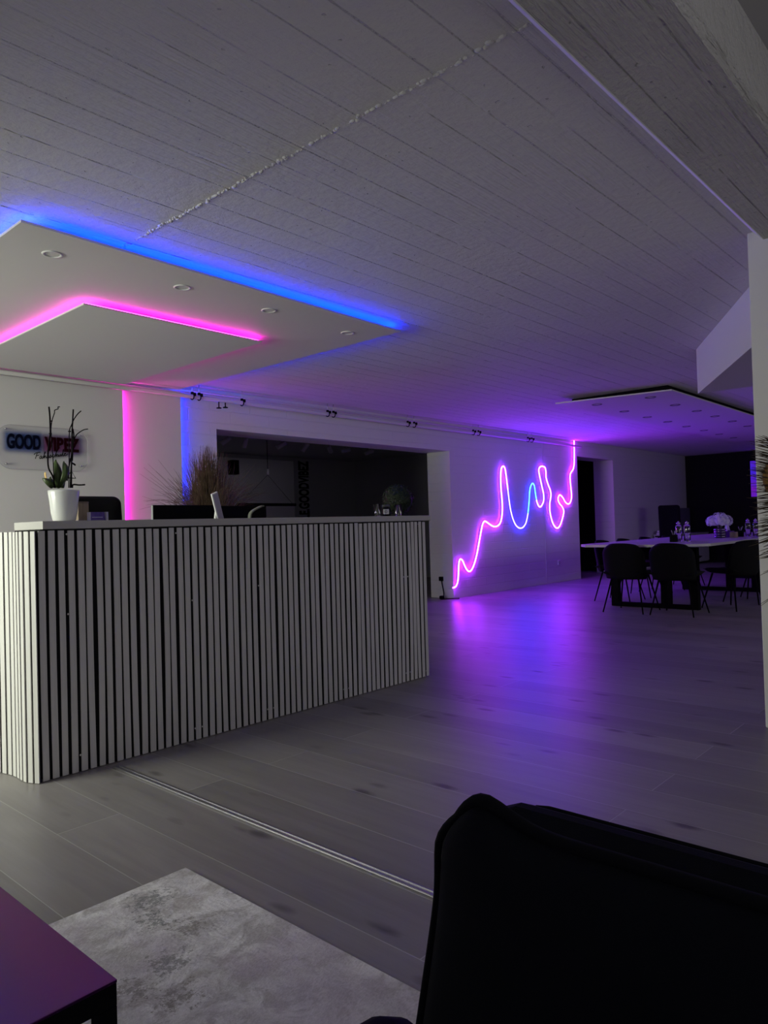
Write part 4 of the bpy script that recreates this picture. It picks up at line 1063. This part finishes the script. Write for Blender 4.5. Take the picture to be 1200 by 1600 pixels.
# chairs round the table
def make_dining(label, group):
    t = thing('dining_chair', label, 'chair', (0, 0, 0), 0, group)
    def side(sgn):
        def fn(u, v):
            uu = u * 2 - 1
            k_ = max(0.0, (v - 0.58) / 0.42)
            hw_ = 0.245 * (1 - 0.34 * k_ ** 3.5)
            hw_ *= 0.94 + 0.06 * min(1, v * 4)
            x_ = uu * hw_
            y_ = -0.235 - 0.045 * v + 0.12 * abs(uu) ** 2.2 * (1 - .35 * v) + sgn * 0.019 * (1 - abs(uu) ** 6) * (1 - (2 * v - 1) ** 10)
            return Vector((x_, y_, 0.375 + 0.40 * v - 0.02 * abs(uu) ** 3 * v))
        return fn
    bk_ = MB(); bk_.grid(side(1), 18, 14); bk_.grid(side(-1), 18, 14); bk_.build('backrest', M_CHAIR, t)
    def seat(sgn):
        def fn(u, v):
            a, b_ = u * 2 - 1, v * 2 - 1
            x_ = a * 0.235 * (1 - 0.10 * max(0, b_) ** 2); y_ = b_ * 0.225
            e_ = (1 - abs(a) ** 8) * (1 - abs(b_) ** 8)
            return Vector((x_, y_, 0.425 + sgn * 0.032 * e_ + 0.025 * abs(a) ** 3))
        return fn
    st_ = MB(); st_.grid(seat(1), 12, 12); st_.grid(seat(-1), 12, 12); st_.build('seat', M_CHAIR, t)
    for sx_ in (-1, 1):
        for sy_ in (-1, 1):
            MB().tube([(sx_ * 0.15, sy_ * 0.14, 0.40), (sx_ * 0.23, sy_ * 0.235, 0.001)], [0.011, 0.0075], 8).build('leg', M_BLACKMETAL, t)
    return t
spots = [(7.985, 3.48, -pi / 2, 'black chair at the near end of the meeting table, closer to the neon wall'),
         (7.985, 2.945, -pi / 2, 'black chair at the near end of the meeting table, directly below the two carafes'),
         (8.74, 2.62, -0.42, 'first black chair from us along the pillar side of the meeting table'),
         (9.48, 2.62, -0.34, 'second black chair from us along the pillar side of the meeting table'),
         (10.15, 2.62, -0.25, 'third black chair along the pillar side of the table, mostly behind the pillar'),
         (8.97, 4.06, pi, 'black chair at the table corner in front of the narrow dark doorway'),
         (9.62, 4.06, pi, 'second black chair on the neon wall side, only its back top showing'),
         (10.36, 4.06, pi, 'third black chair on the neon wall side, only its back top showing'),
         (11.2, 4.06, pi, 'fourth black chair on the neon wall side, behind the pen cup')]
proto = None
for x, y, rz, lb in spots:
    if proto is None: o = proto = make_dining(lb, 'black chairs around the meeting table')
    else: o = copy_tree(proto); o['label'] = lb
    o.location = (x, y, 0); o.rotation_euler = (0, 0, rz)

# things against the far walls
office_chair('office_chair', 'tall black high-backed office chair standing by the black far wall', (14.35, 5.36, 0), 2.2, 0.42, 1.285, headh=0.72)
sb = thing('sideboard', 'low dark sideboard against the wall beyond the meeting table', 'sideboard', (16.25, 5.88, 0))
MB().box(-1.0, 1.0, -0.22, 0.22, 0.04, 0.66, 0.004).build('carcass', M_DARKGREY, sb)
MB().box(-1.02, 1.02, -0.235, 0.23, 0.6605, 0.685, 0.002).build('worktop', M_TOP, sb)
for s_ in (-1, 0, 1): MB().box(s_ * .66 - .32, s_ * .66 + .32, -0.238, -0.2205, 0.06, 0.64, 0.002).build('door', M_DARKGREY, sb)
MB().box(-0.95, 0.95, -0.18, 0.18, 0.0005, 0.0395).build('plinth', M_BLACK, sb)
pb = thing('pinboard', 'grey panel leaning on the wall behind the office chair', 'panel', (16.7, 6.0, 0.6855))
MB().box(-0.42, 0.42, -0.0, 0.02, 0, 0.55, 0.003).build('face', mat('violet_grey_panel', (0.12, 0.115, 0.16), .7), pb)
MB().box(-0.43, 0.43, 0.0205, 0.03, 0, 0.56, 0.003).build('backing', M_GREY, pb)
for i, (dz, w_) in enumerate(((0, 0.30), (0.045, 0.25))):
    tag(MB().box(15.55 - w_, 15.55 + w_, 5.74, 6.05, 0.6855 + dz, 0.724 + dz, 0.004).build('tray', M_WHITE), ('lower' if i == 0 else 'upper') + ' of two flat white trays stacked on the sideboard', 'tray', 'trays on the sideboard')
tv = thing('wall_screen', 'violet glowing screen on the black far wall cut off by the pillar', 'screen', (17.295, 3.95, 1.83))
MB().box(-0.045, -0.001, -0.80, 0.80, -0.42, 0.42, 0.004).build('frame', M_BLACK, tv)
m_ = bpy.data.materials.new('violet_screen_glow'); m_.use_nodes = True; t_ = m_.node_tree; t_.nodes.clear()
e_ = t_.nodes.new('ShaderNodeEmission'); oo_ = t_.nodes.new('ShaderNodeOutputMaterial'); no_ = t_.nodes.new('ShaderNodeTexNoise'); ra_ = t_.nodes.new('ShaderNodeValToRGB')
no_.inputs['Scale'].default_value = 2.2
ra_.color_ramp.elements[0].position = 0.35; ra_.color_ramp.elements[0].color = (0.16, 0.012, 0.50, 1); ra_.color_ramp.elements[1].position = 0.65; ra_.color_ramp.elements[1].color = (0.05, 0.02, 0.75, 1)
t_.links.new(no_.outputs['Fac'], ra_.inputs[0]); t_.links.new(ra_.outputs[0], e_.inputs[0]); e_.inputs[1].default_value = 0.8; t_.links.new(e_.outputs[0], oo_.inputs[0])
MB().box(-0.048, -0.0455, -0.77, 0.77, -0.39, 0.39).build('display', m_, tv)

# ---------------------------------------------------------------- bristly plant by the pillar
bp_ = thing('dried_thistle_bunch', 'bristly brown dried plant in a slim floor vase beside the white pillar', 'plant', (3.715, 0.822, 0))
MB().lathe([(0.001, 0), (0.06, 0), (0.066, 0.01), (0.055, 0.45), (0.035, 0.66), (0.034, 0.70), (0.030, 0.70), (0.03, 0.64), (0.05, 0.44), (0.001, 0.05)], 28).build('vase', M_GREY, bp_)
MB().tube([(0, 0, 0.06), (0.0, 0.02, 0.78), (0, 0.04, 1.30)], 0.005, 8).build('stalk', M_STEM, bp_)
br_ = MB(); rr = random.Random(9)
br_.grid(lambda u, v: Vector((0.085 * (sin(pi * v) ** .6) * cos(2 * pi * u), 0.045 + 0.098 * (sin(pi * v) ** .6) * sin(2 * pi * u), 1.09 + 0.25 * v)), 16, 12)
br_.build('seed_head', varied('ochre_seed_head', (0.11, 0.06, 0.015), (0.20, 0.115, 0.03), 60, .9), bp_)
sp2 = MB()
for i in range(700):
    zz = rr.uniform(0.86, 1.37); a = rr.uniform(0, 2 * pi)
    if zz < 0.98 and rr.random() < .45: continue
    if i % 26 == 0: zz = rr.uniform(0.70, 0.86)
    up = (zz - 1.14) * 1.7
    L = rr.uniform(0.10, 0.150) * (1 - .25 * max(0, up))
    if cos(a) > 0.2: L = min(L, 0.12)
    d_ = Vector((cos(a), sin(a), up + rr.gauss(0, .12))).normalized()
    b_ = Vector((0.0, 0.045, zz)) + d_ * 0.02; e_ = b_ + d_ * L
    sp2.tube([b_, b_.lerp(e_, .5) + Vector((0, 0, rr.gauss(0, .006))), e_], [0.0026, 0.0022, 0.0007], 4, caps=False)
sp2.build('bristles', varied('brown_bristle', (0.030, 0.022, 0.016), (0.10, 0.07, 0.04), 30, .8), bp_, recalc=False)

# ---------------------------------------------------------------- coffee table
M_PLUM = mat('dark_plum_top', (0.020, 0.0018, 0.028), 0.25, spec=1.0)
M_PLUM.node_tree.nodes['Principled BSDF'].inputs['Specular Tint'].default_value = (0.85, 0.25, 1.0, 1)
ct = thing('coffee_table', 'low coffee table with a dark purple top and black frame on the pale rug', 'table', (0, 0, 0.0))
X0, X1, Y0, Y1, Z1 = -0.15, 0.485, 0.944, 1.95, 0.45
MB().box(X0, X1, Y0, Y1, Z1 - 0.004, Z1, 0.0008).build('tabletop', M_PLUM, ct)
f_ = MB(); e = 0.0005
for a, b in ((Y0 + e, Y0 + e + .025), (Y1 - e - .025, Y1 - e)): f_.box(X0 + e, X1 - e, a, b, Z1 - 0.034, Z1 - 0.0043, 0.001)
for a, b in ((X0 + e, X0 + e + .025), (X1 - e - .025, X1 - e)): f_.box(a, b, Y0 + e + .025, Y1 - e - .025, Z1 - 0.034, Z1 - 0.0043, 0.001)
f_.build('apron_frame', M_BLACKMETAL, ct)
for a in (X0 + e, X1 - e - .025):
    for b in (Y0 + e, Y1 - e - .025):
        MB().box(a, a + .025, b, b + .025, 0.0115, Z1 - 0.0345, 0.001).build('leg', M_BLACKMETAL, ct)

# ---------------------------------------------------------------- armchair and its cushion
ac = thing('armchair', 'low dark navy velvet armchair with a piped backrest, cut off by the frame', 'armchair', (0.52, 0.2, 0.0115))
ao = Vector((0.52, 0.2, 0.0115))
def pad(x0, x1, y0, y1, z0, z1, r):
    return MB().box(x0 - ao.x, x1 - ao.x, y0 - ao.y, y1 - ao.y, z0 - ao.z, z1 - ao.z, r)
bkm = pad(0.755, 0.850, -0.19, 0.548, 0.12, 0.690, 0.040)
bko = bkm.build('backrest', M_NAVY, ac); 
for p_ in bko.data.polygons: p_.use_smooth = False
pip = []
for i_ in range(41):
    u = i_ / 40; y_ = 0.535 + (-0.175 - 0.535) * u
    pip.append((0.836 - ao.x, y_ - ao.y, 0.678 - ao.z - 0.03 * max(0, 1 - u * 14) ** 2 - 0.03 * max(0, 1 - (1 - u) * 14) ** 2))
MB().tube(pip, 0.0055, 8).build('backrest_piping', M_NAVYP, bko)
so2 = pad(0.20, 0.75, -0.17, 0.555, 0.13, 0.33, 0.04).build('seat', M_NAVY, ac)
for s_, yc_ in ((1, 0.647), (-1, -0.262)):
    rr_ = 0.056; armt = 0.417 - rr_
    MB().tube([(x_ - ao.x, yc_ - ao.y, armt - ao.z) for x_ in (0.74, 0.735, 0.70, 0.66, 0.35, 0.2, 0.16, 0.15)], [0.006, 0.034, 0.052, rr_, rr_, 0.054, 0.038, 0.006], 20).box(0.20 - ao.x, 0.74 - ao.x, yc_ - .045 - ao.y, yc_ + .045 - ao.y, 0.13 - ao.z, armt - ao.z, 0.01).build('armrest', M_NAVY, ac)
for a in (0.24, 0.80):
    for b in (-0.14, 0.52):
        MB().tube([(a - ao.x, b - ao.y, 0.14 - ao.z), (a - ao.x, b - ao.y, 0.0005)], [0.018, 0.012], 10).build('leg', M_BLACKMETAL, ac)

cu = thing('cushion', 'dark navy velvet cushion with piped edges leaning on the armchair backrest', 'cushion', (0.680, 0.245, 0.336))
CW, CH, CTK = 0.585, 0.372, 0.055      # width along Y, height along Z, half thickness
def cpos(u, v, sgn):
    """u from the far corner (+Y) to the near one, v up"""
    a, b_ = u * 2 - 1, v * 2 - 1
    y_ = -a * CW / 2 * (1.0 + 0.20 * max(0.0, 0.86 - v)) ; z_ = b_ * CH / 2
    ca = max(0, abs(a) - 0.80) / 0.20; cb = max(0, abs(b_) - 0.72) / 0.28
    k_ = ca * cb
    ear = math.exp(-((abs(y_) - 0.250) / 0.055) ** 2) * max(0.0, v) ** 5
    y_ += (1 if y_ > 0 else -1) * 0.010 * math.exp(-((v - 0.90) / 0.12) ** 2) * abs(a) ** 8
    y_ *= 1 - 0.075 * k_ ** 1.3; z_ *= 1 - 0.10 * k_ ** 1.3
    z_ += 0.025 * ear
    t_ = CTK * ((1 - abs(a) ** 5) * (1 - abs(b_) ** 5)) ** 0.55
    t_ += 0.003 * sin(9 * a + 3 * b_) * (1 - a * a) * (1 - b_ * b_)
    lean = 0.03 * (v - 0.5)
    return Vector((sgn * t_ + lean, y_, z_ + CH / 2))
cm = MB()
cm.grid(lambda u, v: cpos(u, v, -1), 40, 26); cm.grid(lambda u, v: cpos(u, v, 1), 40, 26)
cm.build('cushion_body', M_NAVY, cu)
loop = [cpos(i_ / 50, 0, 0) for i_ in range(50)] + [cpos(1, i_ / 32, 0) for i_ in range(32)] + [cpos(1 - i_ / 50, 1, 0) for i_ in range(50)] + [cpos(0, 1 - i_ / 32, 0) for i_ in range(32)]
MB().tube(loop, 0.0085, 8, closed=True).build('piping', M_NAVYP, [o for o in COL.objects if o.parent == cu][0])
